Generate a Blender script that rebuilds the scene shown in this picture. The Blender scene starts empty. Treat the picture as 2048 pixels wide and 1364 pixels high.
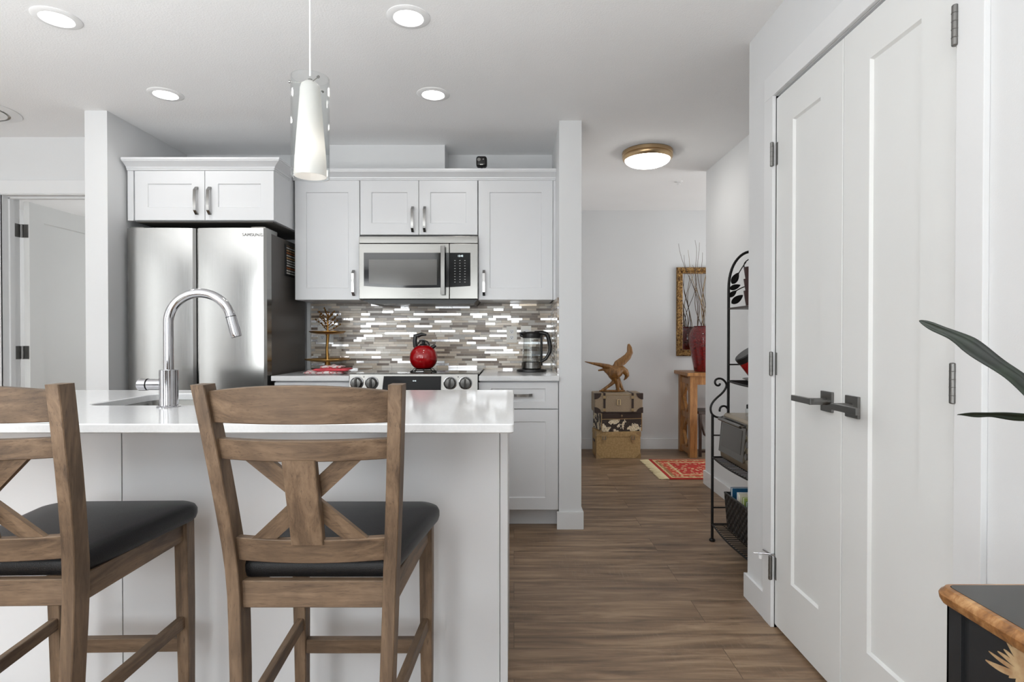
import bpy, bmesh, math, random
from mathutils import Vector, Matrix
from mathutils.geometry import tessellate_polygon
random.seed(7)
PI = math.pi
scene = bpy.context.scene
COL = scene.collection

# ---------------------------------------------------------------- camera, world, big lights, exposure
CAM_H = 1.15
F_PX = 1140.0
PITCH = math.radians(0.5)
cam_data = bpy.data.cameras.new('camera')
cam_data.sensor_width = 36.0
cam_data.lens = F_PX / 2048 * 36.0
cam_data.shift_x = -4 / 2048
cam_data.clip_start = 0.05
cam = bpy.data.objects.new('camera', cam_data)
cam.location = (0, 0, CAM_H)
cam.rotation_euler = (PI / 2 - PITCH, 0, 0)
COL.objects.link(cam)
scene.camera = cam

vs = scene.view_settings
vs.view_transform = 'Standard'
vs.look = 'None'
vs.gamma = 1.0
vs.use_curve_mapping = False
vs.exposure = 0.28
scene.cycles.max_bounces = 9
scene.cycles.diffuse_bounces = 5
scene.cycles.glossy_bounces = 4
scene.cycles.transmission_bounces = 7
scene.cycles.transparent_max_bounces = 12
scene.cycles.sample_clamp_indirect = 8
scene.cycles.caustics_reflective = False
scene.cycles.caustics_refractive = False

world = bpy.data.worlds.new('sky'); scene.world = world
world.use_nodes = True
bg = world.node_tree.nodes['Background']
bg.inputs[0].default_value = (0.95, 0.975, 1.0, 1)
bg.inputs[1].default_value = 1.3

def area_light(name, loc, rot, sx, sy, power, color=(1, 1, 1), spread=PI):
    d = bpy.data.lights.new(name, 'AREA'); d.shape = 'RECTANGLE'; d.size = sx; d.size_y = sy
    d.energy = power; d.color = color; d.spread = spread
    o = bpy.data.objects.new(name, d); o.location = loc; o.rotation_euler = rot; COL.objects.link(o)
    return o
# unseen upward fill added behind the camera to lift the ceiling
area_light('ceiling_fill', (-2.3, -1.2, 0.35), (PI, 0, 0), 3.2, 2.8, 205, (0.93, 0.975, 1.0), 2.6)
area_light('entry_ceiling_fill', (2.4, 4.7, 0.3), (PI, 0, 0), 0.9, 0.9, 8, (1.0, 0.99, 0.975))  # unseen upward fill added around the corner to brighten the hall
area_light('entry_side_fill', (3.56, 4.6, 1.4), (PI / 2, 0, PI / 2), 1.1, 1.5, 20, (1.0, 0.995, 0.985))  # fill for the hall, shining through an added, unseen window
# daylight outside the living-room windows behind the camera and outside the bedroom
area_light('daylight_back_window', (-2.75, -3.75, 1.25), (PI / 2, 0, 0), 1.3, 1.9, 44, (0.97, 0.99, 1.0))
area_light('daylight_side_window', (-0.55, -3.75, 1.25), (PI / 2, 0, 0), 1.2, 1.9, 36, (0.97, 0.99, 1.0))
area_light('left_side_fill', (-4.95, -0.7, 1.30), (PI / 2, 0, -PI / 2), 1.0, 1.8, 9, (1.0, 0.995, 0.985))  # fill through an unseen left window, added and narrowed for fridge streaks
area_light('daylight_bedroom_window', (-3.0, 7.05, 1.4), (PI / 2, 0, PI), 1.6, 1.3, 45, (1.0, 0.995, 0.985))

CP, SP = math.cos(PITCH), math.sin(PITCH)
def P(px, py, Y):
    """point of the photograph (2048x1364 pixels) at distance Y in front of the camera"""
    dx = (px - 1028) / F_PX; dy = (682 - py) / F_PX
    t = Y / (CP + SP * dy)
    return Vector((t * dx, Y, CAM_H + t * (CP * dy - SP)))
def PX(px, Y): return (px - 1028) / F_PX * Y
def PZ(py, Y): return P(1028, py, Y).z

# ---------------------------------------------------------------- materials
def lin(c):
    return tuple(((v / 255) / 12.92 if v / 255 <= 0.04045 else ((v / 255 + 0.055) / 1.055) ** 2.4) for v in c) + (1,)

class NT:
    def __init__(s, name):
        s.m = bpy.data.materials.new(name); s.m.use_nodes = True
        s.t = s.m.node_tree; s.n = s.t.nodes; s.l = s.t.links
        s.b = s.n['Principled BSDF']; s.out = s.n['Material Output']
    def node(s, typ, **kw):
        nd = s.n.new(typ)
        for k, v in kw.items(): setattr(nd, k, v)
        return nd
    def link(s, a, b): s.l.new(a, b)
    def val(s, sock, v):
        if hasattr(v, 'is_linked') or hasattr(v, 'links'): s.l.new(v, sock)
        else: sock.default_value = v
    def math(s, op, a, b=0.0, c=0.0):
        nd = s.n.new('ShaderNodeMath'); nd.operation = op
        for i, v in enumerate((a, b, c)): s.val(nd.inputs[i], v)
        return nd.outputs[0]
    def coords(s, scale=(1, 1, 1), rot=(0, 0, 0), kind='Object'):
        tc = s.n.new('ShaderNodeTexCoord'); mp = s.n.new('ShaderNodeMapping')
        mp.inputs['Scale'].default_value = scale; mp.inputs['Rotation'].default_value = rot
        s.link(tc.outputs[kind], mp.inputs['Vector']); return mp.outputs[0]
    def noise(s, vec, scale, detail=4, rough=0.55, dist=0.0):
        nd = s.n.new('ShaderNodeTexNoise'); s.link(vec, nd.inputs['Vector'])
        nd.inputs['Scale'].default_value = scale; nd.inputs['Detail'].default_value = detail
        nd.inputs['Roughness'].default_value = rough; nd.inputs['Distortion'].default_value = dist
        return nd.outputs['Fac']
    def ramp(s, fac, stops, mode='LINEAR'):
        nd = s.n.new('ShaderNodeValToRGB'); s.link(fac, nd.inputs[0]); cr = nd.color_ramp
        cr.interpolation = mode
        while len(cr.elements) < len(stops): cr.elements.new(0.5)
        for e, (p, c) in zip(cr.elements, stops): e.position = p; e.color = c
        return nd.outputs[0]
    def mix(s, fac, a, b, blend='MIX'):
        nd = s.n.new('ShaderNodeMix'); nd.data_type = 'RGBA'; nd.blend_type = blend
        s.val(nd.inputs[0], fac); s.val(nd.inputs[6], a); s.val(nd.inputs[7], b)
        return nd.outputs[2]
    def bump(s, h, strength=0.2, dist=0.002):
        nd = s.n.new('ShaderNodeBump'); s.link(h, nd.inputs['Height'])
        nd.inputs['Strength'].default_value = strength; nd.inputs['Distance'].default_value = dist
        s.link(nd.outputs[0], s.b.inputs['Normal'])
    def set(s, **kw):
        for k, v in kw.items(): s.val(s.b.inputs[k.replace('_', ' ')], v)

def g3(v): return (v, v, v, 1)
def paint(name, rgb, rough=0.55, var=0.02, bump=0.0, bscale=300, spec=0.5, coat=0.0):
    m = NT(name); v = m.coords()
    c = lin(rgb); n = m.noise(v, 3.0)
    lo = tuple(x * (1 - var) for x in c[:3]) + (1,); hi = tuple(min(1, x * (1 + var)) for x in c[:3]) + (1,)
    m.set(Base_Color=m.ramp(n, [(0.3, lo), (0.7, hi)]), Roughness=rough)
    m.b.inputs['Specular IOR Level'].default_value = spec
    m.b.inputs['Coat Weight'].default_value = coat
    if bump: m.bump(m.noise(v, bscale, 3), bump, 0.0015)
    return m.m
def metal(name, rgb, rough=0.2, streak=None, aniso=0.0, bump=0.0):
    m = NT(name); m.set(Metallic=1.0)
    c = lin(rgb)
    sc = {'x': (2, 120, 120), 'z': (120, 120, 2), None: (20, 20, 20)}[streak]
    n = m.noise(m.coords(sc), 3.0, 3)
    lo = tuple(x * 0.94 for x in c[:3]) + (1,)
    m.set(Base_Color=m.ramp(n, [(0.3, lo), (0.7, c)]))
    m.set(Roughness=m.math('MULTIPLY_ADD', n, 0.08, rough - 0.03 if rough > 0.05 else rough))
    m.b.inputs['Anisotropic'].default_value = aniso
    if bump: m.bump(n, bump, 0.0005)
    return m.m
def wood(name, axis, base, dark, light, rough=0.5, scale=1.0, patch=0.5):
    m = NT(name)
    k = 1.2; w = 14.0
    sc = {'x': (k, w, w), 'y': (w, k, w), 'z': (w, w, k)}[axis]
    v = m.coords(tuple(a * scale for a in sc)); v0 = m.coords((1, 1, 1))
    n1 = m.noise(v, 3.0, 6, 0.65, 0.6); n2 = m.noise(v0, 9.0, 3)
    n3 = m.noise(v, 14.0, 3, 0.6)
    col = m.ramp(n1, [(0.3, lin(dark)), (0.52, lin(base)), (0.72, lin(light))])
    col = m.mix(m.math('MULTIPLY', m.ramp(n2, [(0.45, g3(0)), (0.7, g3(1))]), patch), col, lin(dark))
    col = m.mix(m.math('MULTIPLY', m.ramp(n3, [(0.62, g3(0)), (0.72, g3(1))]), 0.45), col, lin(tuple(int(x * 0.6) for x in dark)))
    m.set(Base_Color=col, Roughness=m.math('MULTIPLY_ADD', n1, 0.2, rough - 0.1))
    sc2 = {'x': (14, 110, 110), 'y': (110, 14, 110), 'z': (110, 110, 14)}[axis]
    n4 = m.noise(m.coords(sc2), 3.0, 2, 0.5)
    col = m.mix(m.math('MULTIPLY', m.ramp(n4, [(0.60, g3(0)), (0.70, g3(1))]), 0.35), col, lin(tuple(int(x * 0.7) for x in dark)))
    n5 = m.noise(v0, 5.0, 2); col = m.mix(m.math('MULTIPLY', m.ramp(n5, [(0.5, g3(0)), (0.7, g3(1))]), 0.25), col, lin(tuple(int(x * 0.9) for x in light)))
    m.set(Base_Color=col)
    m.bump(n1, 0.25, 0.001)
    return m.m
def emit(name, rgb, strength):
    m = NT(name); m.set(Base_Color=g3(0.8)); m.b.inputs['Emission Color'].default_value = rgb + (1,) if len(rgb) == 3 else rgb
    m.b.inputs['Emission Strength'].default_value = strength
    return m.m
def thin_glass(name, tint=(1, 1, 1, 1), ior=1.45, rough=0.0, refl=1.0):
    m = NT(name); m.n.remove(m.b)
    tr = m.node('ShaderNodeBsdfTransparent'); tr.inputs[0].default_value = tint
    gl = m.node('ShaderNodeBsdfGlossy'); gl.inputs['Roughness'].default_value = rough
    lw = m.node('ShaderNodeLayerWeight'); f0 = ((ior - 1) / (ior + 1)) ** 2
    fres = m.math('MULTIPLY_ADD', m.math('POWER', lw.outputs[1], 5.0), 1 - f0, f0)
    mx = m.node('ShaderNodeMixShader')
    m.link(m.math('MULTIPLY', fres, refl), mx.inputs[0]); m.link(tr.outputs[0], mx.inputs[1]); m.link(gl.outputs[0], mx.inputs[2])
    m.link(mx.outputs[0], m.out.inputs[0])
    return m.m

M = {}
M['wall'] = paint('wall_paint', (220, 221, 222), 0.75, 0.01, 0.15, 260)
M['wall_darkened'] = paint('darkened_wall_paint', (140, 141, 143), 0.75)  # made-up grey for the unseen wall, keeps steel reflections from washing out
M['ceiling'] = paint('ceiling_paint', (243, 243, 243), 0.9, 0.01, 0.9, 140)
M['trim'] = paint('trim_paint', (226, 227, 228), 0.35, 0.01)
M['door_paint'] = paint('door_paint', (226, 227, 226), 0.4, 0.01)
M['cabinet'] = paint('cabinet_lacquer', (217, 218, 220), 0.28, 0.008)
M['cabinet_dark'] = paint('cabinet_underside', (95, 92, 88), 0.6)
M['gap'] = paint('shadow_gap', (60, 60, 60), 0.8)
M['chrome'] = metal('chrome', (192, 192, 195), 0.05)
M['pull'] = metal('polished_nickel', (150, 149, 147), 0.12)
M['nickel'] = metal('satin_nickel', (150, 149, 146), 0.25, 'x')
M['pewter'] = metal('brushed_pewter', (128, 127, 125), 0.33, 'x')
M['steel'] = metal('brushed_steel', (128, 127, 124), 0.2, 'x', 0.4)
M['steel_v'] = metal('brushed_steel_door', (160, 159, 157), 0.17, 'z', 0.55)
M['black_plastic'] = paint('black_plastic', (22, 22, 23), 0.35, 0.05)
M['black_metal'] = paint('black_iron', (17, 15, 14), 0.45, 0.1, spec=0.3)
M['black_glass'] = paint('black_glass', (14, 14, 15), 0.06, 0.02)
M['display_glass'] = paint('display_glass', (8, 8, 9), 0.12, 0.02, spec=0.12)
M['red_enamel'] = paint('red_enamel', (160, 6, 14), 0.12, 0.03, coat=0.6)
M['plate'] = paint('outlet_plate', (236, 233, 226), 0.35)
M['white_plastic'] = paint('white_plastic', (235, 235, 235), 0.4)
M['glass'] = thin_glass('clear_glass', (0.97, 0.98, 0.98, 1), 1.45, 0.0, 1.0)
M['pane'] = thin_glass('window_glass', (0.98, 0.99, 0.99, 1), 1.3)
M['fridge_side'] = paint('fridge_side_grey', (84, 80, 76), 0.45, 0.03, 0.2, 200)
M['gold'] = metal('antique_gold', (196, 152, 88), 0.35)
M['brass'] = metal('brushed_brass', (196, 168, 130), 0.3, 'x')
W_B, W_D, W_L = (112, 91, 71), (70, 55, 42), (138, 115, 93)
for a in 'xyz': M['wood_' + a] = wood('weathered_wood_' + a, a, W_B, W_D, W_L, 0.55)
M['oak_z'] = wood('honey_oak', 'z', (158, 110, 62), (112, 72, 34), (184, 136, 84), 0.4, 1.0, 0.3)
M['leather'] = paint('black_leather', (20, 20, 22), 0.36, 0.08, 0.5, 420, 0.3)

def floor_mat():
    m = NT('vinyl_plank_floor')
    tc = m.node('ShaderNodeTexCoord'); v = tc.outputs['Object']
    br = m.node('ShaderNodeTexBrick'); m.link(v, br.inputs['Vector'])
    br.offset = 0.37; br.offset_frequency = 2; br.squash = 1
    br.inputs['Color1'].default_value = g3(0); br.inputs['Color2'].default_value = g3(1)
    br.inputs['Mortar'].default_value = g3(0.5)
    br.inputs['Scale'].default_value = 1; br.inputs['Mortar Size'].default_value = 0.0011
    br.inputs['Mortar Smooth'].default_value = 0.3
    br.inputs['Brick Width'].default_value = 1.22; br.inputs['Row Height'].default_value = 0.19
    sep = m.node('ShaderNodeSeparateColor'); m.link(br.outputs['Color'], sep.inputs[0])
    off = m.node('ShaderNodeCombineXYZ'); m.link(m.math('MULTIPLY', sep.outputs[0], 7.0), off.inputs[0]); m.link(m.math('MULTIPLY', sep.outputs[0], 3.0), off.inputs[1])
    add = m.node('ShaderNodeVectorMath', operation='ADD'); m.link(v, add.inputs[0]); m.link(off.outputs[0], add.inputs[1])
    mp = m.node('ShaderNodeMapping'); mp.inputs['Scale'].default_value = (1.0, 9, 1); m.link(add.outputs[0], mp.inputs[0])
    n1 = m.noise(mp.outputs[0], 2.2, 7, 0.62, 0.5)
    mp2 = m.node('ShaderNodeMapping'); mp2.inputs['Scale'].default_value = (60, 6, 1); m.link(v, mp2.inputs[0])
    saw = m.noise(mp2.outputs[0], 1.6, 3, 0.6, 1.0)
    n3 = m.noise(v, 2.0, 3)
    col = m.ramp(n1, [(0.30, lin((86, 67, 50))), (0.5, lin((132, 107, 83))), (0.70, lin((170, 144, 117)))])
    col = m.mix(m.math('MULTIPLY', m.ramp(saw, [(0.55, g3(0)), (0.68, g3(1))]), m.math('MULTIPLY', m.ramp(n3, [(0.45, g3(0)), (0.62, g3(1))]), 0.35)), col, lin((150, 130, 110)))
    col = m.mix(m.math('MULTIPLY', sep.outputs[0], 0.22), col, lin((92, 74, 62)))
    col = m.mix(m.math('MULTIPLY', br.outputs['Fac'], 0.7), col, lin((45, 34, 27)))
    m.set(Base_Color=col, Roughness=m.math('MULTIPLY_ADD', n1, 0.18, 0.36))
    m.bump(m.math('ADD', n1, m.math('MULTIPLY', saw, 0.5)), 0.25, 0.001)
    return m.m
M['floor'] = floor_mat()

def mosaic_mat(name, axis):
    """linear glass, stone and metal mosaic; axis = the horizontal coordinate that runs along the rows"""
    m = NT(name)
    tc = m.node('ShaderNodeTexCoord'); sp = m.node('ShaderNodeSeparateXYZ'); m.link(tc.outputs['Object'], sp.inputs[0])
    u = sp.outputs['X' if axis == 'x' else 'Y']; z = sp.outputs['Z']
    vr = m.math('DIVIDE', z, 0.0168); row = m.math('FLOOR', vr); fv = m.math('FRACT', vr)
    wn = m.node('ShaderNodeTexWhiteNoise', noise_dimensions='1D'); m.link(row, wn.inputs['W'])
    r = wn.outputs['Value']
    dens = m.math('MULTIPLY_ADD', m.math('FRACT', m.math('MULTIPLY', r, 13.7)), 5.0, 8.0)
    ph = m.math('MULTIPLY', r, 47.0)
    u2 = m.math('ADD', m.math('ADD', m.math('MULTIPLY', u, dens), ph), m.math('MULTIPLY', m.math('SINE', m.math('ADD', m.math('MULTIPLY', u, 26.0), m.math('MULTIPLY', r, 60.0))), 0.27))
    colid = m.math('FLOOR', u2); fu = m.math('FRACT', u2)
    cv = m.node('ShaderNodeCombineXYZ'); m.link(colid, cv.inputs[0]); m.link(row, cv.inputs[1])
    w2 = m.node('ShaderNodeTexWhiteNoise', noise_dimensions='2D'); m.link(cv.outputs[0], w2.inputs['Vector'])
    h = w2.outputs['Value']
    tile = m.ramp(h, [(0.0, lin((122, 106, 93))), (0.13, lin((226, 219, 208))), (0.30, lin((158, 142, 127))),
                      (0.41, lin((208, 195, 178))), (0.56, lin((190, 185, 179))), (0.66, lin((218, 203, 184))), (0.79, lin((246, 246, 248)))], 'CONSTANT')
    tile.node.color_ramp.interpolation = 'CONSTANT'
    met = m.math('GREATER_THAN', h, 0.79)
    gr = m.math('MAXIMUM', m.math('LESS_THAN', fv, 0.10), m.math('LESS_THAN', fu, 0.022))
    vn = m.noise(tc.outputs['Object'], 60, 3)
    tile2 = m.mix(0.12, tile, m.ramp(vn, [(0.3, g3(0.15)), (0.7, g3(0.75))]), 'OVERLAY')
    col = m.mix(gr, tile2, lin((172, 163, 152)))
    ng = m.math('SUBTRACT', 1.0, gr)
    m.set(Base_Color=col, Metallic=m.math('MULTIPLY', m.math('MULTIPLY', met, ng), 0.75),
          Roughness=m.math('ADD', m.math('MULTIPLY', gr, 0.5), m.math('MULTIPLY_ADD', m.math('FRACT', m.math('MULTIPLY', h, 31.0)), 0.22, 0.10)))
    # every tile sits at a slightly different tilt
    w3 = m.node('ShaderNodeTexWhiteNoise', noise_dimensions='2D'); m.link(cv.outputs[0], w3.inputs['Vector'])
    m.bump(m.math('MULTIPLY', ng, m.math('MULTIPLY_ADD', fv, 0.15, m.math('MULTIPLY', h, 0.4))), 0.35, 0.001)
    return m.m
M['mosaic_x'] = mosaic_mat('linear_mosaic_back', 'x')
M['mosaic_y'] = mosaic_mat('linear_mosaic_side', 'y')

def translucent(name, rgb, tl=0.5):
    m = NT(name); m.n.remove(m.b)
    d = m.node('ShaderNodeBsdfDiffuse'); d.inputs[0].default_value = rgb
    t = m.node('ShaderNodeBsdfTranslucent'); t.inputs[0].default_value = rgb
    g = m.node('ShaderNodeBsdfGlossy'); g.inputs['Roughness'].default_value = 0.15
    mx = m.node('ShaderNodeMixShader'); mx.inputs[0].default_value = tl
    m.link(d.outputs[0], mx.inputs[1]); m.link(t.outputs[0], mx.inputs[2])
    m2 = m.node('ShaderNodeMixShader'); m2.inputs[0].default_value = 0.05
    m.link(mx.outputs[0], m2.inputs[1]); m.link(g.outputs[0], m2.inputs[2]); m.link(m2.outputs[0], m.out.inputs[0])
    return m.m
M['opal'] = translucent('opal_glass', (0.93, 0.92, 0.9, 1), 0.5)

# ---------------------------------------------------------------- mesh builder
class MB:
    def __init__(s): s.v = []; s.f = []; s.wn = False
    def add(s, verts, faces):
        o = len(s.v); s.v += [Vector(p) for p in verts]; s.f += [tuple(i + o for i in f) for f in faces]; return s
    def _bm(s, bm, mat=None):
        bm.verts.index_update(); vs_ = [(mat @ v.co) if mat else v.co.copy() for v in bm.verts]
        fs = [tuple(v.index for v in f.verts) for f in bm.faces]; bm.free(); return s.add(vs_, fs)
    def box(s, x0, x1, y0, y1, z0, z1, bev=0.0, seg=2, mat=None):
        bm = bmesh.new(); bmesh.ops.create_cube(bm, size=1)
        for v in bm.verts:
            v.co = Vector(((x0 + x1) / 2 + v.co.x * (x1 - x0), (y0 + y1) / 2 + v.co.y * (y1 - y0), (z0 + z1) / 2 + v.co.z * (z1 - z0)))
        if bev: s.wn = True
        if bev: bmesh.ops.bevel(bm, geom=bm.edges[:], offset=min(bev, 0.45 * min(abs(x1 - x0), abs(y1 - y0), abs(z1 - z0))), segments=seg, profile=0.5, affect='EDGES', clamp_overlap=True)
        return s._bm(bm, mat)
    def prism(s, poly, frame, d0, d1, bev=0.0):
        """poly 2-D outline; frame(u, v, w) -> point; extruded from w=d0 to w=d1"""
        n = len(poly)
        bm = bmesh.new()
        a = [bm.verts.new(frame(u, v, d0)) for u, v in poly]; b = [bm.verts.new(frame(u, v, d1)) for u, v in poly]
        bm.faces.new(a[::-1]); bm.faces.new(b)
        for i in range(n): bm.faces.new((a[i], a[(i + 1) % n], b[(i + 1) % n], b[i]))
        bmesh.ops.recalc_face_normals(bm, faces=bm.faces[:])
        if bev: s.wn = True
        if bev: bmesh.ops.bevel(bm, geom=bm.edges[:], offset=bev, segments=2, profile=0.5, affect='EDGES', clamp_overlap=True)
        return s._bm(bm)
    def tube(s, pts, r, n=12, cap=True, flat=None, ends_round=False):
        """sweep of a circle (or flattened ellipse: flat=(axis_vector, factor)) with radius r or list of radii"""
        pts = [Vector(p) for p in pts]; N = len(pts)
        rs = r if isinstance(r, (list, tuple)) else [r] * N
        tang = [(pts[min(i + 1, N - 1)] - pts[max(i - 1, 0)]).normalized() for i in range(N)]
        up = Vector((0, 0, 1)) if abs(tang[0].z) < 0.9 else Vector((1, 0, 0))
        nrm = tang[0].cross(up).normalized(); verts = []; faces = []
        for i in range(N):
            nrm = (nrm - tang[i] * nrm.dot(tang[i])).normalized(); bi = tang[i].cross(nrm)
            for k in range(n):
                a = 2 * PI * k / n; d = nrm * math.cos(a) * rs[i] + bi * math.sin(a) * rs[i]
                if flat: ax = Vector(flat[0]).normalized(); d = d - ax * d.dot(ax) * (1 - flat[1])
                verts.append(pts[i] + d)
        for i in range(N - 1):
            for k in range(n):
                a = i * n + k; b = i * n + (k + 1) % n; faces.append((a, b, b + n, a + n))
        if cap: faces.append(tuple(range(n))[::-1]); faces.append(tuple(range((N - 1) * n, N * n)))
        return s.add(verts, faces)
    def lathe(s, prof, c=(0, 0, 0), n=32, axis='z', cap=False):
        """prof = [(r, h)...]"""
        c = Vector(c); verts = []; faces = []
        for r, h in prof:
            for k in range(n):
                a = 2 * PI * k / n; x, y = r * math.cos(a), r * math.sin(a)
                p = {'z': (x, y, h), 'y': (x, h, y), 'x': (h, x, y)}[axis]
                verts.append(c + Vector(p))
        for i in range(len(prof) - 1):
            for k in range(n):
                a = i * n + k; b = i * n + (k + 1) % n
                faces.append((a, b, b + n, a + n) if axis != 'y' else (a, a + n, b + n, b))
        if cap:
            faces.append(tuple(range(n))[::-1]); faces.append(tuple(range((len(prof) - 1) * n, len(prof) * n)))
        return s.add(verts, faces)
    def sweep_rect(s, pts, wv, hv, ws=None, hs=None):
        """rectangle sweep; wv/hv = fixed half-vectors (or lists) for width and height"""
        N = len(pts); verts = []; faces = []; s.wn = True
        for i, p in enumerate(pts):
            p = Vector(p); w = Vector(wv[i] if isinstance(wv, list) else wv); h = Vector(hv[i] if isinstance(hv, list) else hv)
            bw = w * (1 - 0.0018 / max(w.length, 1e-6)); bh = h * (1 - 0.0018 / max(h.length, 1e-6))
            verts += [p - w - bh, p - bw - h, p + bw - h, p + w - bh, p + w + bh, p + bw + h, p - bw + h, p - w + bh]
        for i in range(N - 1):
            for k in range(8):
                a = i * 8 + k; b = i * 8 + (k + 1) % 8; faces.append((a, b, b + 8, a + 8))
        faces.append(tuple(range(8))[::-1]); faces.append(tuple(range((N - 1) * 8, N * 8)))
        return s.add(verts, faces)
    def build(s, name, mat, parent=None, smooth=True, angle=35, world=True, mods=None):
        me = bpy.data.meshes.new(name)
        off = Vector((0, 0, 0))
        if parent is not None and world:
            p = parent
            while p is not None: off += p.location; p = p.parent
        me.from_pydata([tuple(v - off) for v in s.v], [], s.f)
        bm = bmesh.new(); bm.from_mesh(me); bmesh.ops.recalc_face_normals(bm, faces=bm.faces[:]); bm.to_mesh(me); bm.free()
        me.materials.append(M[mat] if isinstance(mat, str) else mat)
        if smooth:
            for p in me.polygons: p.use_smooth = True
            me.set_sharp_from_angle(angle=math.radians(angle))
        o = bpy.data.objects.new(name, me); COL.objects.link(o); o.parent = parent
        if s.wn and smooth:
            w = o.modifiers.new('weighted_normals', 'WEIGHTED_NORMAL'); w.keep_sharp = True
        return o

def tag(o, label=None, cat=None, group=None, kind=None):
    if label: o['label'] = label
    if cat: o['category'] = cat
    if group: o['group'] = group
    if kind: o['kind'] = kind
    return o
def thing(name, label, cat, loc=(0, 0, 0), rz=0.0, group=None, kind=None):
    o = bpy.data.objects.new(name, None); o.empty_display_size = 0.05
    o.location = loc; o.rotation_euler = (0, 0, rz); COL.objects.link(o)
    return tag(o, label, cat, group, kind)
def struct(o, label=None, cat=None): o['kind'] = 'structure'; return tag(o, label, cat)
def copy_tree(o, parent=None):
    c = o.copy(); COL.objects.link(c); c.parent = parent
    for ch in [x for x in scene.objects if x.parent == o]: copy_tree(ch, c)
    return c
def box_obj(name, mat, dims, parent=None, bev=0.0):
    return MB().box(*dims, bev=bev).build(name, mat, parent)
def fr_y(Y0):  # panel facing the camera: u = X, v = Z, w = depth away from the camera
    return lambda u, v, w: Vector((u, Y0 + w, v))
def fr_x(X0):  # panel facing -X: u = Y, v = Z, w = depth towards +X
    return lambda u, v, w: Vector((X0 + w, u, v))
def shaker(mb, fr, u0, u1, v0, v1, t, st, top, bot, rec=0.007, lip=0.004, e=0.0015):
    """one recessed-panel door: front at w=0, back at w=t"""
    def ring(a0, a1, b0, b1, w): return [fr(a0, b0, w), fr(a1, b0, w), fr(a1, b1, w), fr(a0, b1, w)]
    R = [ring(u0, u1, v0, v1, t), ring(u0, u1, v0, v1, e), ring(u0 + e, u1 - e, v0 + e, v1 - e, 0),
         ring(u0 + st, u1 - st, v0 + bot, v1 - top, 0),
         ring(u0 + st + lip, u1 - st - lip, v0 + bot + lip, v1 - top - lip, rec)]
    verts = [p for r in R for p in r]; faces = [(3, 2, 1, 0)]
    for i in range(4):
        for k in range(4): a = i * 4 + k; b = i * 4 + (k + 1) % 4; faces.append((a, b, b + 4, a + 4))
    faces.append((16, 17, 18, 19))
    return mb.add(verts, faces)
def pull(L=0.16, width=0.016, fr=None, c=(0, 0), vertical=True):
    """arched strap pull, w negative = out of the door"""
    h = L / 2; t = 0.004; d = 0.03
    out = [(-h, 0.0), (-h, -0.008), (-h + 0.022, -d), (0, -d - 0.004), (h - 0.022, -d), (h, -0.008), (h, 0.0)]
    inn = [(h - 0.010, 0.0), (h - 0.010, -0.006), (h - 0.026, -d + t + 0.001), (0, -d), (-h + 0.026, -d + t + 0.001), (-h + 0.010, -0.006), (-h + 0.010, 0.0)]
    prof = out + inn
    mb = MB()
    if vertical: f = lambda a, b, w: fr(c[0] + w, c[1] + a, b)
    else: f = lambda a, b, w: fr(c[0] + a, c[1] + w, b)
    n = len(prof)
    # side caps made of quads along the strap so that the concave outline stays clean
    for w0, w1 in ((-width / 2, width / 2),):
        verts = [f(a, b, w0) for a, b in prof] + [f(a, b, w1) for a, b in prof]
        faces = [(i, (i + 1) % n, (i + 1) % n + n, i + n) for i in range(n)]
        for i in range(6):
            a, b, c2, d2 = i, i + 1, n - 2 - i, n - 1 - i
            faces.append((a, b, c2, d2)); faces.append((a + n, d2 + n, c2 + n, b + n))
        mb.add(verts, faces)
    return mb
def text_mesh(name, body, size, mat, parent, fr, c, extrude=0.0004, spacing=1.0):
    cu = bpy.data.curves.new(name, 'FONT'); cu.body = body; cu.size = size; cu.align_x = 'CENTER'; cu.align_y = 'CENTER'
    cu.extrude = extrude; cu.space_character = spacing
    tmp = bpy.data.objects.new(name + '_tmp', cu); COL.objects.link(tmp)
    bpy.context.view_layer.update()
    me0 = tmp.to_mesh(); mb = MB()
    mb.add([fr(c[0] + v.co.x, c[1] + v.co.y, -v.co.z - extrude) for v in me0.vertices], [tuple(p.vertices) for p in me0.polygons])
    tmp.to_mesh_clear(); bpy.data.objects.remove(tmp); bpy.data.curves.remove(cu)
    return mb.build(name, mat, parent, smooth=False)
def rrect(x0, x1, y0, y1, r, n=5):
    pts = []
    for cx, cy, a0 in ((x1 - r, y1 - r, 0), (x0 + r, y1 - r, 90), (x0 + r, y0 + r, 180), (x1 - r, y0 + r, 270)):
        for i in range(n + 1):
            a = math.radians(a0 + 90 * i / n); pts.append((cx + r * math.cos(a), cy + r * math.sin(a)))
    return pts

# ---------------------------------------------------------------- the setting
CZ = 2.427
YW = 4.03           # kitchen back wall
XC = 1.028          # closet wall plane
def S(name, mat, *boxes, bev=0.0):
    mb = MB()
    for b in boxes: mb.box(*b, bev=bev)
    return struct(mb.build(name, mat))
S('floor', 'floor', (-5.2, 3.6, -3.8, 7.2, -0.06, 0))
S('ceiling', 'ceiling', (-5.2, 3.6, -3.8, 7.2, CZ, CZ + 0.06))
S('wall_back', 'wall', (-2.307, 0.268, YW, YW + 0.12, 0, CZ))
S('wall_duct', 'wall', (PX(660, 3.82), PX(890, 3.82), 3.82, YW, 2.15, CZ))
S('wall_partition', 'wall', (-2.435, -2.307, 3.242, YW + 0.12, 0, CZ))
S('wall_hall_left', 'wall', (0.268, 0.401, 3.389, 5.8, 0, CZ))
S('wall_hall_back', 'wall', (0.268, 3.5, 5.8, 5.92, 0, CZ))
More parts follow.
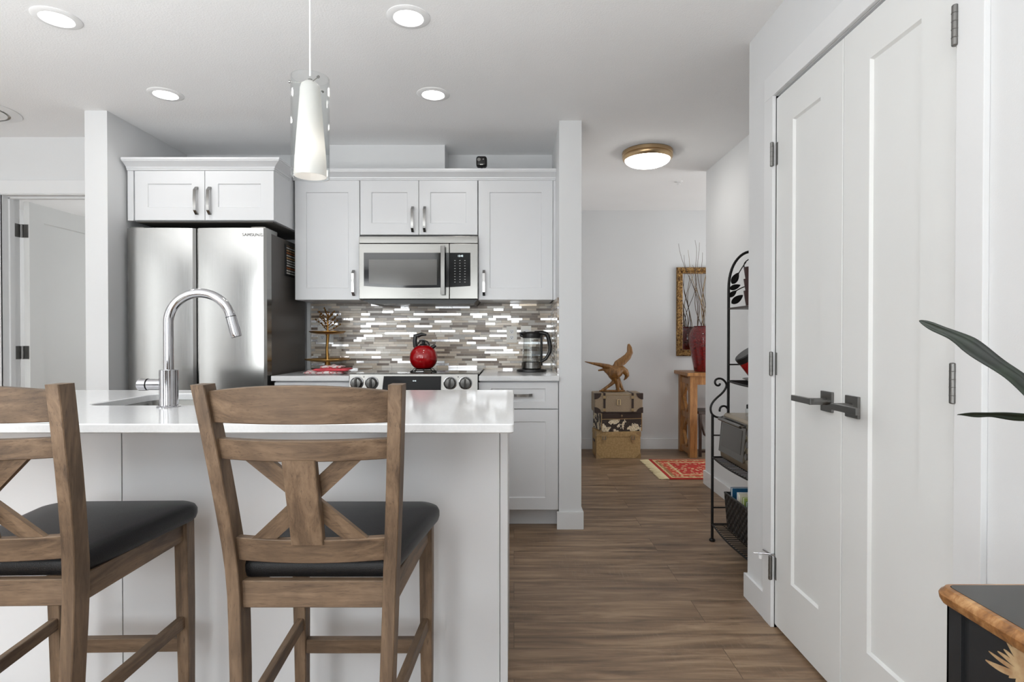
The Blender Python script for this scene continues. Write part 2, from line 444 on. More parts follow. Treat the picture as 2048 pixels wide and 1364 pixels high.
S('wall_hall_right', 'wall', (1.49, 1.61, 2.40, 4.43, 0, CZ), (1.148, 1.49, 2.40, 2.50, 0, CZ), (1.61, 3.4, 2.40, 2.50, 0, CZ))
S('wall_entry', 'wall', (3.4, 3.52, 2.4, 4.0, 0, CZ), (3.4, 3.52, 5.2, 5.92, 0, CZ), (3.4, 3.52, 4.0, 5.2, 0, 0.6), (3.4, 3.52, 4.0, 5.2, 2.2, CZ))
DY0, DY1, DZ = 1.312, 2.242, 2.092      # closet double door opening
S('wall_right', 'wall', (XC, XC + 0.12, -3.6, DY0, 0, CZ), (XC, XC + 0.12, DY0, DY1, DZ, CZ), (XC, XC + 0.12, DY1, 2.50, 0, CZ))
# left room wall with its open door
S('wall_back_left', 'wall', (-5.1, -3.305, 3.67, 3.79, 0, CZ), (-3.305, -2.515, 3.67, 3.79, 2.07, CZ), (-2.515, -2.435, 3.67, 3.79, 0, CZ))
S('wall_bedroom', 'wall', (-5.1, -4.98, 3.79, 7.0, 0, CZ), (-1.9, -1.8, 4.15, 7.0, 0, CZ), (-2.435, -1.8, 4.15, 4.2, 0, CZ),
  (-5.1, -3.8, 6.9, 7.0, 0, CZ), (-2.2, -1.8, 6.9, 7.0, 0, CZ), (-3.8, -2.2, 6.9, 7.0, 0, 0.8), (-3.8, -2.2, 6.9, 7.0, 2.1, CZ))
S('wall_left', 'wall', (-4.9, -4.78, -3.6, -1.25, 0, CZ), (-4.9, -4.78, -0.15, 3.67, 0, CZ), (-4.9, -4.78, -1.25, -0.15, 0, 0.35), (-4.9, -4.78, -1.25, -0.15, 2.2, CZ))
S('wall_front', 'wall_darkened', (-4.9, -3.45, -3.7, -3.6, 0, CZ), (-2.05, -1.2, -3.7, -3.6, 0, CZ), (0.1, 1.15, -3.7, -3.6, 0, CZ), (-3.45, -2.05, -3.7, -3.6, 0, 0.25), (-3.45, -2.05, -3.7, -3.6, 2.25, CZ), (-1.2, 0.1, -3.7, -3.6, 0, 0.25), (-1.2, 0.1, -3.7, -3.6, 2.25, CZ))  # unseen wall, greyed and its window split to band the steel reflections

def window(name, axis, a0, a1, z0, z1, p, n):
    w = struct(thing(name, None, None, ((a0 + a1) / 2, p, z0) if axis == 'x' else (p, (a0 + a1) / 2, z0)))
    f = MB(); b = 0.05
    def bx(s0, s1, q0, q1): return f.box(s0, s1, p - 0.03, p + 0.03, q0, q1) if axis == 'x' else f.box(p - 0.03, p + 0.03, s0, s1, q0, q1)
    bx(a0, a1, z0, z0 + b); bx(a0, a1, z1 - b, z1)
    for i in range(n + 1):
        c = a0 + (a1 - a0 - b) * i / n; bx(c, c + b, z0, z1)
    f.build('window_frame', 'trim', w)
    g = MB()
    g.box(a0 + b, a1 - b, p - 0.004, p + 0.004, z0 + b, z1 - b) if axis == 'x' else g.box(p - 0.004, p + 0.004, a0 + b, a1 - b, z0 + b, z1 - b)
    g.build('window_pane', 'pane', w)
window('window_1', 'x', -3.45, -2.05, 0.25, 2.25, -3.65, 1)
window('window_5', 'x', -1.2, 0.1, 0.25, 2.25, -3.65, 1)
window('added_window_2', 'y', -1.25, -0.15, 0.35, 2.2, -4.84, 1)  # unseen window added as fill, narrowed to streak the fridge
window('added_window_4', 'y', 4.0, 5.2, 0.6, 2.2, 3.46, 2)  # unseen window added to let fill light into the hall
window('window_3', 'x', -3.8, -2.2, 0.8, 2.1, 6.95, 2)

# baseboards
bh, bt = 0.105, 0.013
def base(name, *segs):
    mb = MB()
    for s in segs: mb.box(*s, 0, bh, bev=0.002)
    return struct(mb.build(name, 'trim'))
base('baseboard_hall_left', (0.268 - bt, 0.401 + bt, 3.389 - bt, 3.389), (0.401, 0.401 + bt, 3.389, 5.8), )
base('baseboard_hall_back', (0.401 + bt, 3.4, 5.8 - bt, 5.8))
base('baseboard_hall_right', (1.49 - bt, 1.49, 2.50, 4.43 + bt), (1.49, 1.61, 4.43, 4.43 + bt), (1.148, 1.49 - bt, 2.50, 2.50 + bt))
base('baseboard_right', (XC - bt, XC, 2.319, 2.50 + bt), (XC - bt, XC, -3.6, 1.229), (XC, XC + 0.12, 2.50, 2.50 + bt))
base('baseboard_partition', (-2.435 - bt, -2.307, 3.242 - bt, 3.242), (-2.435 - bt, -2.435, 3.242, 3.67))
base('baseboard_back_left', (-4.78, -3.375, 3.67 - bt, 3.67))

# closet double door
def casing(name, mat='trim'):
    mb = MB(); x0 = XC - 0.015
    mb.box(x0, XC, DY1, DY1 + 0.074, 0, DZ, 0.002).box(x0, XC, DY0 - 0.078, DY0, 0, DZ, 0.002)
    mb.box(x0, XC, DY0 - 0.078, DY1 + 0.074, DZ, DZ + 0.092, 0.002)
    # jambs
    mb.box(XC, XC + 0.12, DY1, DY1 + 0.018, 0, DZ).box(XC, XC + 0.12, DY0 - 0.018, DY0, 0, DZ).box(XC, XC + 0.12, DY0, DY1, DZ - 0.002, DZ + 0.016)
    mb.box(XC + 0.04, XC + 0.05, DY0, DY1, DZ - 0.014, DZ - 0.001)
    return struct(mb.build(name, mat))
casing('trim_1')
d2 = struct(thing('door_1', None, None, (XC, 1.786, 0)))
for (y0, y1, far) in ((1.788, DY1 - 0.003, True), (DY0 + 0.003, 1.784, False)):
    m = MB(); shaker(m, fr_x(XC), y0, y1, 0.014, 2.080, 0.035, 0.130, 0.128, 0.212, 0.009, 0.006)
    leaf = m.build('door_leaf', 'door_paint', d2)
    hy = y1 + 0.002 if far else y0 - 0.002
    for hz in (1.862, 1.041, 0.236):
        h = MB(); sy = -1 if far else 1
        h.lathe([(0.0, -0.048), (0.0055, -0.047), (0.007, -0.045), (0.007, 0.045), (0.0055, 0.047), (0.0, 0.048)], (XC - 0.017, hy, hz), 14)
        h.box(XC - 0.002, XC, min(hy, hy + sy * 0.016), max(hy, hy + sy * 0.016), hz - 0.044, hz + 0.044, 0.0008)
        for q in (-0.028, -0.009, 0.009, 0.028): h.lathe([(0.0072, q - 0.0008), (0.0078, q), (0.0072, q + 0.0008)], (XC - 0.017, hy, hz), 14)
        h.build('hinge', 'pewter', leaf)
    # lever handle on a square rose
    ry = (1.862 if far else 1.722); rz_ = 0.936; r = MB()
    r.box(XC - 0.009, XC, ry - 0.033, ry + 0.033, rz_ - 0.033, rz_ + 0.033, 0.0015)
    r.lathe([(0.0115, -0.062), (0.0115, -0.009)], (XC, ry, rz_), 20, 'x', cap=True)
    sy = 1 if far else -1
    r.box(XC - 0.066, XC - 0.052, min(ry - sy * 0.012, ry + sy * 0.118), max(ry - sy * 0.012, ry + sy * 0.118), rz_ - 0.010, rz_ + 0.010, 0.002)
    r.build('lever_handle', 'pewter', leaf)
# pin stop on the lowest far hinge
st = thing('hinge_stop', 'small chrome hinge pin stop on the lowest far closet hinge', 'door stop', (XC - 0.006, DY1, 0.285))
m = MB(); m.lathe([(0.0, 0), (0.009, 0.001), (0.009, 0.006), (0.0, 0.008)], (XC - 0.006, DY1 - 0.001, 0.285), 14)
m.tube([(XC - 0.006, DY1, 0.289), (XC - 0.05, DY1 + 0.012, 0.289), (XC - 0.074, DY1 + 0.02, 0.287)], 0.0032, 8)
m.tube([(XC - 0.012, DY1, 0.289), (XC - 0.020, DY1 + 0.055, 0.287)], 0.0032, 8)
m.build('stop_arm', 'chrome', st)
m = MB(); m.lathe([(0.0, -0.012), (0.007, -0.010), (0.008, 0.004), (0.0, 0.005)], (XC - 0.05, DY1 + 0.012, 0.278), 12)
m.build('bumper', 'white_plastic', st)

# left-room door: casing, jamb, leaf opened away from the camera
mb = MB(); x0, x1 = -3.29, -2.53
mb.box(x0 - 0.083, x0, 3.655, 3.67, 0, 2.062, 0.002).box(x1, x1 + 0.083, 3.655, 3.67, 0, 2.062, 0.002).box(x0 - 0.083, x1 + 0.083, 3.655, 3.67, 2.062, 2.148, 0.002)
mb.box(x0 - 0.014, x0, 3.66, 3.80, 0, 2.062).box(x1, x1 + 0.014, 3.66, 3.80, 0, 2.062).box(x0, x1, 3.66, 3.80, 2.056, 2.071)
mb.box(x0, x0 + 0.011, 3.715, 3.75, 0, 2.05).box(x0, x1, 3.715, 3.75, 2.044, 2.056).box(x1 - 0.011, x1, 3.715, 3.75, 0, 2.05)
struct(mb.build('trim_2', 'trim'))
dl = struct(thing('door_2', None, None, (-3.25, 3.81, 0)))
m = MB(); shaker(m, lambda u, v, w: Vector((-3.235 - w, u, v)), 3.81, 4.55, 0.014, 2.045, 0.036, 0.12, 0.12, 0.21, 0.008, 0.006)
leaf2 = m.build('door_leaf', 'door_paint', dl)
for hz in (1.85, 1.04, 0.25):
    h = MB(); h.lathe([(0.0, -0.045), (0.006, -0.044), (0.006, 0.044), (0, 0.045)], (-3.278, 3.803, hz), 12)
    h.box(-3.290, -3.287, 3.762, 3.803, hz - 0.044, hz + 0.044, 0.0008).box(-3.276, -3.240, 3.8065, 3.8095, hz - 0.044, hz + 0.044, 0.0008)
    h.build('hinge', 'pewter', leaf2)

# ---------------------------------------------------------------- ceiling lamps
def downlight(i, px, py, lab):
    s = (672 - py) / (CZ - CAM_H); Y = F_PX / s; X = PX(px, Y)
    t = thing('recessed_downlight', lab, 'ceiling light', (X, Y, CZ), group='recessed downlights in the kitchen ceiling')
    m = MB(); m.lathe([(0.086, 0), (0.086, -0.002), (0.078, -0.006), (0.060, -0.007), (0.056, -0.003), (0.054, 0)], (X, Y, CZ), 48); m.build('trim_ring', 'white_plastic', t)
    m = MB(); m.lathe([(0.0, -0.0035), (0.056, -0.0032)], (X, Y, CZ), 48); m.build('diffuser', M['led'], t)
    d = bpy.data.lights.new('downlight_lamp', 'AREA'); d.shape = 'DISK'; d.size = 0.105; d.energy = 0.85; d.color = (1, 0.97, 0.93)
    o = bpy.data.objects.new('downlight_lamp', d); o.location = (0, 0, -0.009); COL.objects.link(o); o.parent = t
M['led'] = emit('led_diffuser', (1.0, 0.98, 0.95), 14)
downlight(0, 118, 39, 'recessed downlight nearest the upper left corner of the picture')
downlight(1, 818, 37, 'large recessed downlight right of the pendant cord')
downlight(2, 334, 190, 'recessed downlight above the cabinet over the fridge')
downlight(3, 867, 190, 'recessed downlight above the microwave side of the kitchen')

def flush(X, Y, lab):
    t = thing('flush_ceiling_light', lab, 'ceiling light', (X, Y, CZ), group='brushed brass flush ceiling lights')
    m = MB(); m.lathe([(0.0, 0), (0.168, 0), (0.172, -0.004), (0.172, -0.026), (0.166, -0.030), (0.166, -0.034), (0.172, -0.038), (0.171, -0.044), (0.164, -0.056), (0.156, -0.060), (0.150, -0.058)], (X, Y, CZ), 64)
    m.build('metal_rim', 'brass', t)
    m = MB(); R = 0.154; m.lathe([(R * math.cos(a), -0.055 - 0.052 * math.sin(a)) for a in [i * PI / 20 for i in range(10)]] + [(0.0, -0.107)], (X, Y, CZ), 64)
    m.build('glass_dome', M['dome'], t)
    return t
M['dome'] = emit('lit_dome_glass', (1.0, 0.97, 0.92), 15)
YF = F_PX / ((672 - 304) / (CZ - CAM_H))
fl1 = flush(PX(1294, YF), YF, 'round brushed brass flush light with glowing dome on hall ceiling')
del fl1['group']

sp = P(1357, 361, 4.72); sx = sp.x
t = thing('fire_sprinkler', 'small white fire sprinkler head beyond the hall ceiling light', 'sprinkler', (sx, 4.72, CZ))
MB().lathe([(0.0, 0), (0.034, 0), (0.032, -0.004), (0.014, -0.010), (0.012, -0.006)], (sx, 4.72, CZ), 24).build('escutcheon', 'white_plastic', t)
MB().lathe([(0.0, -0.004), (0.008, -0.006), (0.006, -0.02), (0.014, -0.026), (0.013, -0.03), (0.0, -0.031)], (sx, 4.72, CZ), 16).build('sprinkler_head', 'white_plastic', t)

t = thing('ceiling_vent', 'round white ceiling vent at the left edge of the picture', 'vent', (-3.03, 3.22, CZ))
m = MB()
for r0, r1, h in ((0.15, 0.20, 0.012), (0.09, 0.135, 0.022), (0.0, 0.075, 0.03)):
    m.lathe([(max(r0, 0.0), -h), (r1, -h + 0.008), (r1, -h + 0.011), (max(r0, 0.0), -h + 0.003)], (-3.03, 3.22, CZ), 40)
m.build('louvre_rings', 'white_plastic', t)
MB().lathe([(0, -0.001), (0.17, -0.001)], (-3.03, 3.22, CZ), 40).build('duct_throat', 'plate', t)

# pendant lamp
YP = 1.90; pc = P(621, 355, YP); pxx = pc.x
zb = pc.z; zt = PZ(156, YP)
t = thing('pendant_lamp', 'white tapered pendant lamp inside a clear glass cylinder over the island', 'pendant lamp', (pxx, YP, CZ))
MB().lathe([(0.0, 0), (0.06, 0), (0.06, -0.018), (0.0, -0.026)], (pxx, YP, CZ), 32).build('canopy', 'white_plastic', t)
MB().tube([(pxx, YP, CZ - 0.02), (pxx, YP, zt + 0.005)], 0.0032, 8).build('cord', 'white_plastic', t)
RG = 0.0615
m = MB(); m.lathe([(RG, zb - CZ), (RG, zt - CZ), (RG - 0.003, zt - CZ), (RG - 0.003, zb - CZ), (RG, zb - CZ)], (pxx, YP, CZ), 56); m.build('glass_cylinder', 'glass', t)
H = zt - zb
prof = [(0.0525, 0.004), (0.0525, 0.012), (0.050, 0.06), (0.0335, H - 0.055), (0.0325, H - 0.035), (0.028, H - 0.022), (0.018, H - 0.014), (0.006, H - 0.012)]
prof = prof + [(max(r - 0.003, 0.004), h - 0.001) for r, h in prof[::-1]]
m = MB(); m.lathe([(r, h + zb - CZ) for r, h in prof], (pxx, YP, CZ), 56); m.build('lamp_shade', 'opal', t)
m = MB(); m.lathe([(0.0, H - 0.002), (0.007, H - 0.004), (0.008, H - 0.016), (0.016, H - 0.017), (0.016, H - 0.022), (0.0, H - 0.022)], (pxx, YP, zb), 20)
for k in range(3):
    a = math.radians(180 + 120 * k + 12); d = Vector((math.cos(a), math.sin(a), 0))
    c = Vector((pxx, YP, zb + H - 0.018)); m.tube([c, c + d * (RG + 0.006)], 0.0016, 6)
    m.tube([c + d * (RG + 0.001), c + d * (RG + 0.006)], 0.0045, 10)
m.build('top_spider', 'nickel', t)
m = MB(); m.lathe([(0.0, 0.05), (0.014, 0.054), (0.022, 0.072), (0.023, 0.088), (0.014, 0.110), (0.012, 0.135), (0, 0.136)], (pxx, YP, zb), 24)
m.build('bulb', M['bulb'] if 'bulb' in M else M.setdefault('bulb', emit('bulb_glass', (1, 0.93, 0.85), 3.5)), t)

# ---------------------------------------------------------------- kitchen: back wall run
YU = 3.665   # face of the upper doors
YB = 3.389   # face of the base doors
def cab(name, label, x0, x1, y0, y1, z0, z1, doors, fr_y0, group=None, handles=(), hv=True, stiles=(0.072, 0.072, 0.072), cat='cabinet', extra=None):
    """doors = [(u0,u1,v0,v1,kind,(st,top,bot),(handle_u,handle_v) or None,vertical)]"""
    t = thing(name, label, cat, ((x0 + x1) / 2, (y0 + y1) / 2, z0), group=group)
    MB().box(x0, x1, y0, y1, z0, z1, 0.001).build('cabinet_body', 'cabinet', t)
    if extra: extra(t)
    fr = fr_y(fr_y0)
    for (u0, u1, v0, v1, kind, st, h, vert) in doors:
        m = MB(); shaker(m, fr, u0, u1, v0, v1, 0.019, *st)
        d = m.build(kind, 'cabinet', t)
        if h: pull(0.165, 0.016, fr, h, vert).build('handle', 'pull', d)
    return t
g = 0.0015
ux = [PX(590, YU), PX(720.5, YU), PX(838, YU), PX(956, YU), PX(1106, YU)]
ZT, ZTB, ZMB = 2.147, PZ(600, YU), PZ(470, YU)
hz_t = PZ(566, YU); hz_m = PZ(439, YU)
S72 = (0.072, 0.074, 0.074)
cab('wall_cabinet', 'tall single-door white wall cabinet between the fridge and the microwave', ux[0], ux[1] - g, YU + 0.02, YW, ZTB, ZT + 0.02,
    [(ux[0] + g, ux[1] - 2 * g, ZTB + g, ZT, 'door', S72, (PX(708, YU), hz_t), True)], YU)
cab('wall_cabinet', 'short double-door white cabinet above the microwave', ux[1] + g, ux[3] - g, YU + 0.02, YW, ZMB, ZT + 0.02,
    [(ux[1] + g, ux[2] - g, ZMB + g, ZT, 'door', S72, (PX(826, YU), hz_m), True), (ux[2] + g, ux[3] - 2 * g, ZMB + g, ZT, 'door', S72, (PX(850, YU), hz_m), True)], YU)
def filler(t): MB().box(ux[4] + 0.001, 0.2678, YU + 0.004, YU + 0.024, ZTB, ZT + 0.02, 0.001).build('filler_strip', 'cabinet', t)
cab('wall_cabinet', 'tall single-door white wall cabinet right of the microwave', ux[3] + g, ux[4], YU + 0.02, YW, ZTB, ZT + 0.02,
    [(ux[3] + 2 * g, ux[4] - g, ZTB + g, ZT, 'door', S72, (PX(968, YU), hz_t), True)], YU, extra=filler)

fx1_ = PX(549, 3.38)
# crown moulding profile (v up, w towards the room)
CR = [(0, 0), (0.004, 0.004), (0.010, 0.004), (0.012, 0.008), (0.020, 0.010), (0.026, 0.018), (0.038, 0.036), (0.044, 0.048), (0.050, 0.050), (0.050, 0.054), (0.062, 0.054), (0.062, -0.03), (0, -0.03)]
def crown(mb, path, normals, z0):
    """mitred sweep; path = xy points, normals = outward offset directions (already mitred)"""
    n = len(CR); verts = []; faces = []
    for (x, y), (nx, ny) in zip(path, normals):
        for v, w in CR: verts.append((x + nx * w, y + ny * w, z0 + v))
    for i in range(len(path) - 1):
        for k in range(n): a = i * n + k; b = i * n + (k + 1) % n; faces.append((a, b, b + n, a + n))
    faces.append(tuple(range(n))); faces.append(tuple(range((len(path) - 1) * n, len(path) * n))[::-1])
    return mb.add(verts, faces)
m = MB(); crown(m, [(fx1_ + 0.003, YU), (0.2675, YU)], [(0, -1), (0, -1)], ZT)
tag(m.build('crown_moulding', 'cabinet', None), 'white crown moulding running over the microwave wall cabinets', 'moulding')

# cabinet over the fridge
YG = 3.38
fx0, fx1 = PX(268, YG), PX(549, YG); fz0 = PZ(441, YG); fz1 = PZ(341, YG); fm = PX(411, YG)
def fr_extra(t):
    MB().box(fx0 - 0.036, fx0 - 0.001, YG + 0.004, YG + 0.024, fz0, fz1, 0.001).build('filler_strip', 'cabinet', t)
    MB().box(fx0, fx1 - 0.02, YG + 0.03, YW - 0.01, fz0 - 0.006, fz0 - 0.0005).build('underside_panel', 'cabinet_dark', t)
    m = MB(); crown(m, [(fx0 - 0.036, YG), (fx1, YG), (fx1, YU - 0.056)], [(0, -1), (1, -1), (1, 0)], fz1)
    m.build('crown_moulding', 'cabinet', t)
cab('fridge_cabinet', 'deep double-door white cabinet over the fridge with crown moulding', fx0, fx1, YG + 0.02, YW - 0.001, fz0, fz1 + 0.055,
    [(PX(271, YG), fm - g, fz0 + g, fz1 - g, 'door', (0.076, 0.076, 0.076), (PX(395.5, YG), PZ(402, YG)), True),
     (fm + g, fx1 - g, fz0 + g, fz1 - g, 'door', (0.076, 0.076, 0.076), (PX(421.5, YG), PZ(402, YG)), True)], YG, extra=fr_extra)

# base cabinets
def toe(x0, x1):
    def f(t): MB().box(x0, x1, YB + 0.094, YB + 0.11, 0, 0.112).build('toe_kick', 'cabinet', t)
    return f
ZC = 0.914; CT = 0.030
rx0, rx1 = PX(697, 3.343), PX(955, 3.343)
dst = (0.075, 0.036, 0.042)
rz0, rz1 = PZ(817.5, YB), PZ(765, YB)
cab('base_cabinet', 'white base cabinet with drawer and door right of the stove', rx1 + 0.009, 0.2675, YB + 0.02, YW, 0.112, ZC - CT,
    [(PX(957, YB), PX(1117, YB) - 0.002, rz0, rz1, 'drawer', dst, (PX(1037, YB), PZ(790, YB)), False),
     (PX(957, YB), PX(1117, YB) - 0.002, 0.114, rz0 - 0.005, 'door', (0.075, 0.072, 0.072), (PX(985, YB), 0.60), True)], YB, extra=toe(rx1 + 0.009, 0.2675))
lx0 = -1.427
cab('base_cabinet', 'white base cabinet between fridge and stove, half hidden by the island', lx0, rx0 - 0.004, YB + 0.02, YW, 0.112, ZC - CT,
    [(lx0 + g, rx0 - 0.006, rz0, rz1, 'drawer', dst, ((lx0 + rx0) / 2, PZ(790, YB)), False),
     (lx0 + g, rx0 - 0.006, 0.114, rz0 - 0.005, 'door', (0.075, 0.072, 0.072), (rx0 - 0.04, 0.60), True)], YB, extra=toe(lx0, rx0 - 0.004))

def quartz():
    m = NT('white_quartz'); v = m.coords()
    n = m.noise(v, 160, 2); n2 = m.noise(v, 3, 3)
    c = m.ramp(n, [(0.35, lin((221, 222, 223))), (0.65, lin((225, 226, 227)))])
    m.set(Base_Color=c, Roughness=0.10); m.b.inputs['Specular IOR Level'].default_value = 0.42
    return m.m
M['quartz'] = quartz()
CF = YB - 0.022
tag(MB().box(rx1 + 0.006, 0.2672, CF, YW - 0.0005, ZC - CT, ZC, 0.003).build('countertop', 'quartz'), 'white quartz worktop under the glass kettle', 'countertop')
tag(MB().box(-1.437, rx0 - 0.003, CF, YW - 0.0005, ZC - CT, ZC, 0.003).build('countertop', 'quartz'), 'white quartz worktop under the towel beside the fridge', 'countertop')

# backsplash with its return on the side wall
m = MB().box(PX(622, YW), 0.2675, YW - 0.010, YW - 0.0006, ZC + 0.0006, ZTB - 0.001)
b1 = m.build('tile_backsplash', 'mosaic_x', None, smooth=False); tag(b1, 'mosaic backsplash of thin brown, grey and shiny silver tiles behind the stove', 'backsplash')
MB().box(0.2585, 0.2675, YB + 0.012, YW - 0.0105, ZC + 0.0006, ZTB - 0.001).build('side_return', 'mosaic_y', b1, smooth=False)
tag(MB().box(PX(614.5, YW - 0.02), PX(621.5, YW - 0.02), YW - 0.028, YW - 0.0006, ZC + 0.0006, ZTB - 0.001, 0.002).build('edge_trim', 'trim', b1))

# ---------------------------------------------------------------- fridge
YFR = 3.336
fa, fb, fc = PX(250.5, YFR), PX(531, YFR), PX(390, YFR)
ZF = PZ(455.5, YFR); DT = 0.085
t = thing('refrigerator', 'stainless steel french-door refrigerator with dark grey side', 'refrigerator', ((fa + fb) / 2, 3.66, 0))
MB().box(fa + 0.004, fb - 0.004, YFR + DT + 0.006, YW - 0.05, 0.02, ZF - 0.018, 0.004).build('cabinet_body', 'fridge_side', t)
def fdoor(x0, x1, z0, z1, name):
    m = MB(); n = 28; prof = []
    for i in range(n + 1):
        u = i / n; x = x0 + (x1 - x0) * u
        e = min(u, 1 - u) * (x1 - x0)
        y = YFR + 0.012 * (2 * u - 1) ** 2 + (0.010 * (1 - e / 0.014) ** 2 if e < 0.014 else 0)
        prof.append((x, y))
    poly = prof + [(x1, YFR + DT), (x0, YFR + DT)]
    m.prism(poly, lambda u, v, w: Vector((u, v, w)), z0, z1)
    return m.build(name, 'steel_v', t, angle=25)
dL = fdoor(fa, fc - 0.003, 0.70, ZF, 'door'); dR = fdoor(fc + 0.003, fb, 0.70, ZF, 'door')
fdoor(fa, fb, 0.06, 0.69, 'freezer_drawer')
MB().box(fc - 0.02, fc + 0.02, YFR + 0.05, YFR + DT + 0.004, 0.70, ZF - 0.01).build('centre_flap', 'black_plastic', t)
for c in (fa + 0.05, fb - 0.055): MB().box(c - 0.045, c + 0.045, YFR + 0.03, YFR + 0.20, ZF - 0.018, ZF + 0.012, 0.006).build('hinge_cover', 'nickel', t)
text_mesh('brand_lettering', 'SAMSUNG', 0.024, M['pewter'], dR, fr_y(YFR + 0.0005), (PX(505, YFR), PZ(469.5, YFR)), 0.0006, 1.1)
# notepad on the fridge side
def note_mat():
    m = NT('printed_magnet_list'); sp = m.node('ShaderNodeSeparateXYZ'); m.link(m.coords(), sp.inputs[0])
    z = m.math('MULTIPLY', sp.outputs['Z'], 62.0); r = m.math('FLOOR', z); fz = m.math('FRACT', z)
    w = m.node('ShaderNodeTexWhiteNoise', noise_dimensions='1D'); m.link(r, w.inputs['W'])
    c = m.ramp(w.outputs['Value'], [(0, lin((225, 225, 220))), (0.35, lin((200, 120, 70))), (0.5, lin((120, 135, 160))), (0.68, lin((220, 180, 130))), (0.85, lin((210, 212, 216)))], 'CONSTANT')
    n = m.noise(m.coords((1, 90, 5)), 3, 2)
    k = m.math('MULTIPLY', m.math('LESS_THAN', fz, 0.55), m.math('GREATER_THAN', n, 0.43))
    m.set(Base_Color=m.mix(k, lin((24, 22, 22)), c), Roughness=0.5); return m.m
M['note'] = note_mat()
y0n, y1n = 3.625, 3.78
nt = tag(MB().box(fb - 0.0035, fb + 0.002, y0n, y1n, 1.535, 1.735, 0.001).build('magnetic_notepad', 'black_plastic'), 'black printed magnetic list stuck on the side of the fridge', 'notepad')
MB().box(fb + 0.002, fb + 0.0032, y0n + 0.02, y1n - 0.004, 1.542, 1.728).build('printed_sheet', 'note', nt)

# ---------------------------------------------------------------- over-the-range microwave
YM = 3.63
ma, mb_, mz0, mz1 = PX(718, YM), PX(956, YM), PZ(598, YM), PZ(471.5, YM)
t = thing('microwave_oven', 'stainless steel over-the-range microwave with dark window', 'microwave', ((ma + mb_) / 2, 3.8, mz0))
MB().box(ma + 0.004, mb_ - 0.004, YM + 0.022, YW - 0.012, mz0 - 0.002, mz1 - 0.003, 0.002).build('case', 'black_plastic', t)
zs = PZ(486.5, YM); xs = PX(899, YM)
MB().box(ma, mb_, YM + 0.002, YM + 0.024, zs + 0.001, mz1 - 0.001, 0.004).build('vent_panel', 'steel', t)
md = MB().box(ma, xs - 0.001, YM, YM + 0.024, mz0, zs - 0.001, 0.004).build('door', 'steel', t)
mp = MB().box(xs + 0.001, mb_, YM, YM + 0.024, mz0, zs - 0.001, 0.004).build('control_panel', 'steel', t)
# window with gently curved lower edge
wx0, wx1, wz1, wz0 = PX(728, YM), PX(898, YM), PZ(505.5, YM), PZ(572, YM)
def cpoly(x0, x1, X0, X1, z1, z0, dip):
    pts = [(x1, z1), (x0, z1)]
    for i in range(13):
        x = x0 + (x1 - x0) * i / 12; u = (x - X0) / (X1 - X0); pts.append((x, z0 - dip * 4 * u * (1 - u)))
    return pts
X0_, X1_ = wx0, PX(941, YM)
mw = MB().prism(cpoly(wx0, xs - 0.002, X0_, X1_, wz1, wz0, 0.012), fr_y(YM), -0.0015, 0.003).build('window_glass', 'black_glass', md)
M['mesh_screen'] = paint('microwave_screen', (92, 90, 87), 0.12, 0.03)
MB().prism([(PX(874, YM), PZ(519, YM)), (PX(738, YM), PZ(519, YM)), (PX(738, YM), PZ(567, YM)), (PX(806, YM), PZ(571, YM)), (PX(874, YM), PZ(570, YM))], fr_y(YM), -0.0022, 0.0).build('mesh_screen', 'mesh_screen', md)
kp = MB().prism(cpoly(xs + 0.002, X1_, X0_, X1_, wz1, wz0, 0.012), fr_y(YM), -0.0015, 0.003).build('keypad', 'display_glass', mp)
M['print'] = emit('keypad_print', (0.8, 0.8, 0.8), 0.0); M['print'].node_tree.nodes['Principled BSDF'].inputs['Base Color'].default_value = g3(0.45)
for r in range(9):
    zc = PZ(521 + r * 5.4, YM)
    for c in range(3):
        xc = PX(910 + c * 10, YM); MB().box(xc - 0.004, xc + 0.004, YM - 0.0020, YM - 0.0014, zc - 0.0014, zc + 0.0014).build('key_legend', 'print', kp)
M['display'] = emit('display_digits', (0.75, 0.9, 0.95), 1.2)
text_mesh('clock_digits', '12:42', 0.016, M['display'], mp, fr_y(YM - 0.0016), (PX(921, YM), PZ(512, YM)))
text_mesh('brand_lettering', 'SAMSUNG', 0.012, M['white_plastic'], md, fr_y(YM - 0.0003), (PX(835, YM), PZ(586.5, YM)))
hx = PX(887, YM); hb, ht_ = PZ(590, YM), PZ(493, YM)
pts = [(hx, YM - 0.028 - 0.010 * math.sin(PI * i / 16), hb + (ht_ - hb) * i / 16) for i in range(17)]
m = MB().sweep_rect(pts, (0.0135, 0, 0), (0, 0.006, 0))
for zz in (hb + 0.025, ht_ - 0.025): m.box(hx - 0.009, hx + 0.009, YM - 0.03, YM + 0.002, zz - 0.012, zz + 0.012, 0.002)
m.build('handle', 'pewter', md)
m = MB().prism([(ma + 0.01, mz0 - 0.001), (mb_ - 0.004, mz0 - 0.001), (mb_ - 0.03, mz0 - 0.028), (ma + 0.06, mz0 - 0.028)], lambda u, v, w: Vector((u, w, v)), YM + 0.03, YW - 0.03)
m.build('grease_filters', 'black_plastic', t)

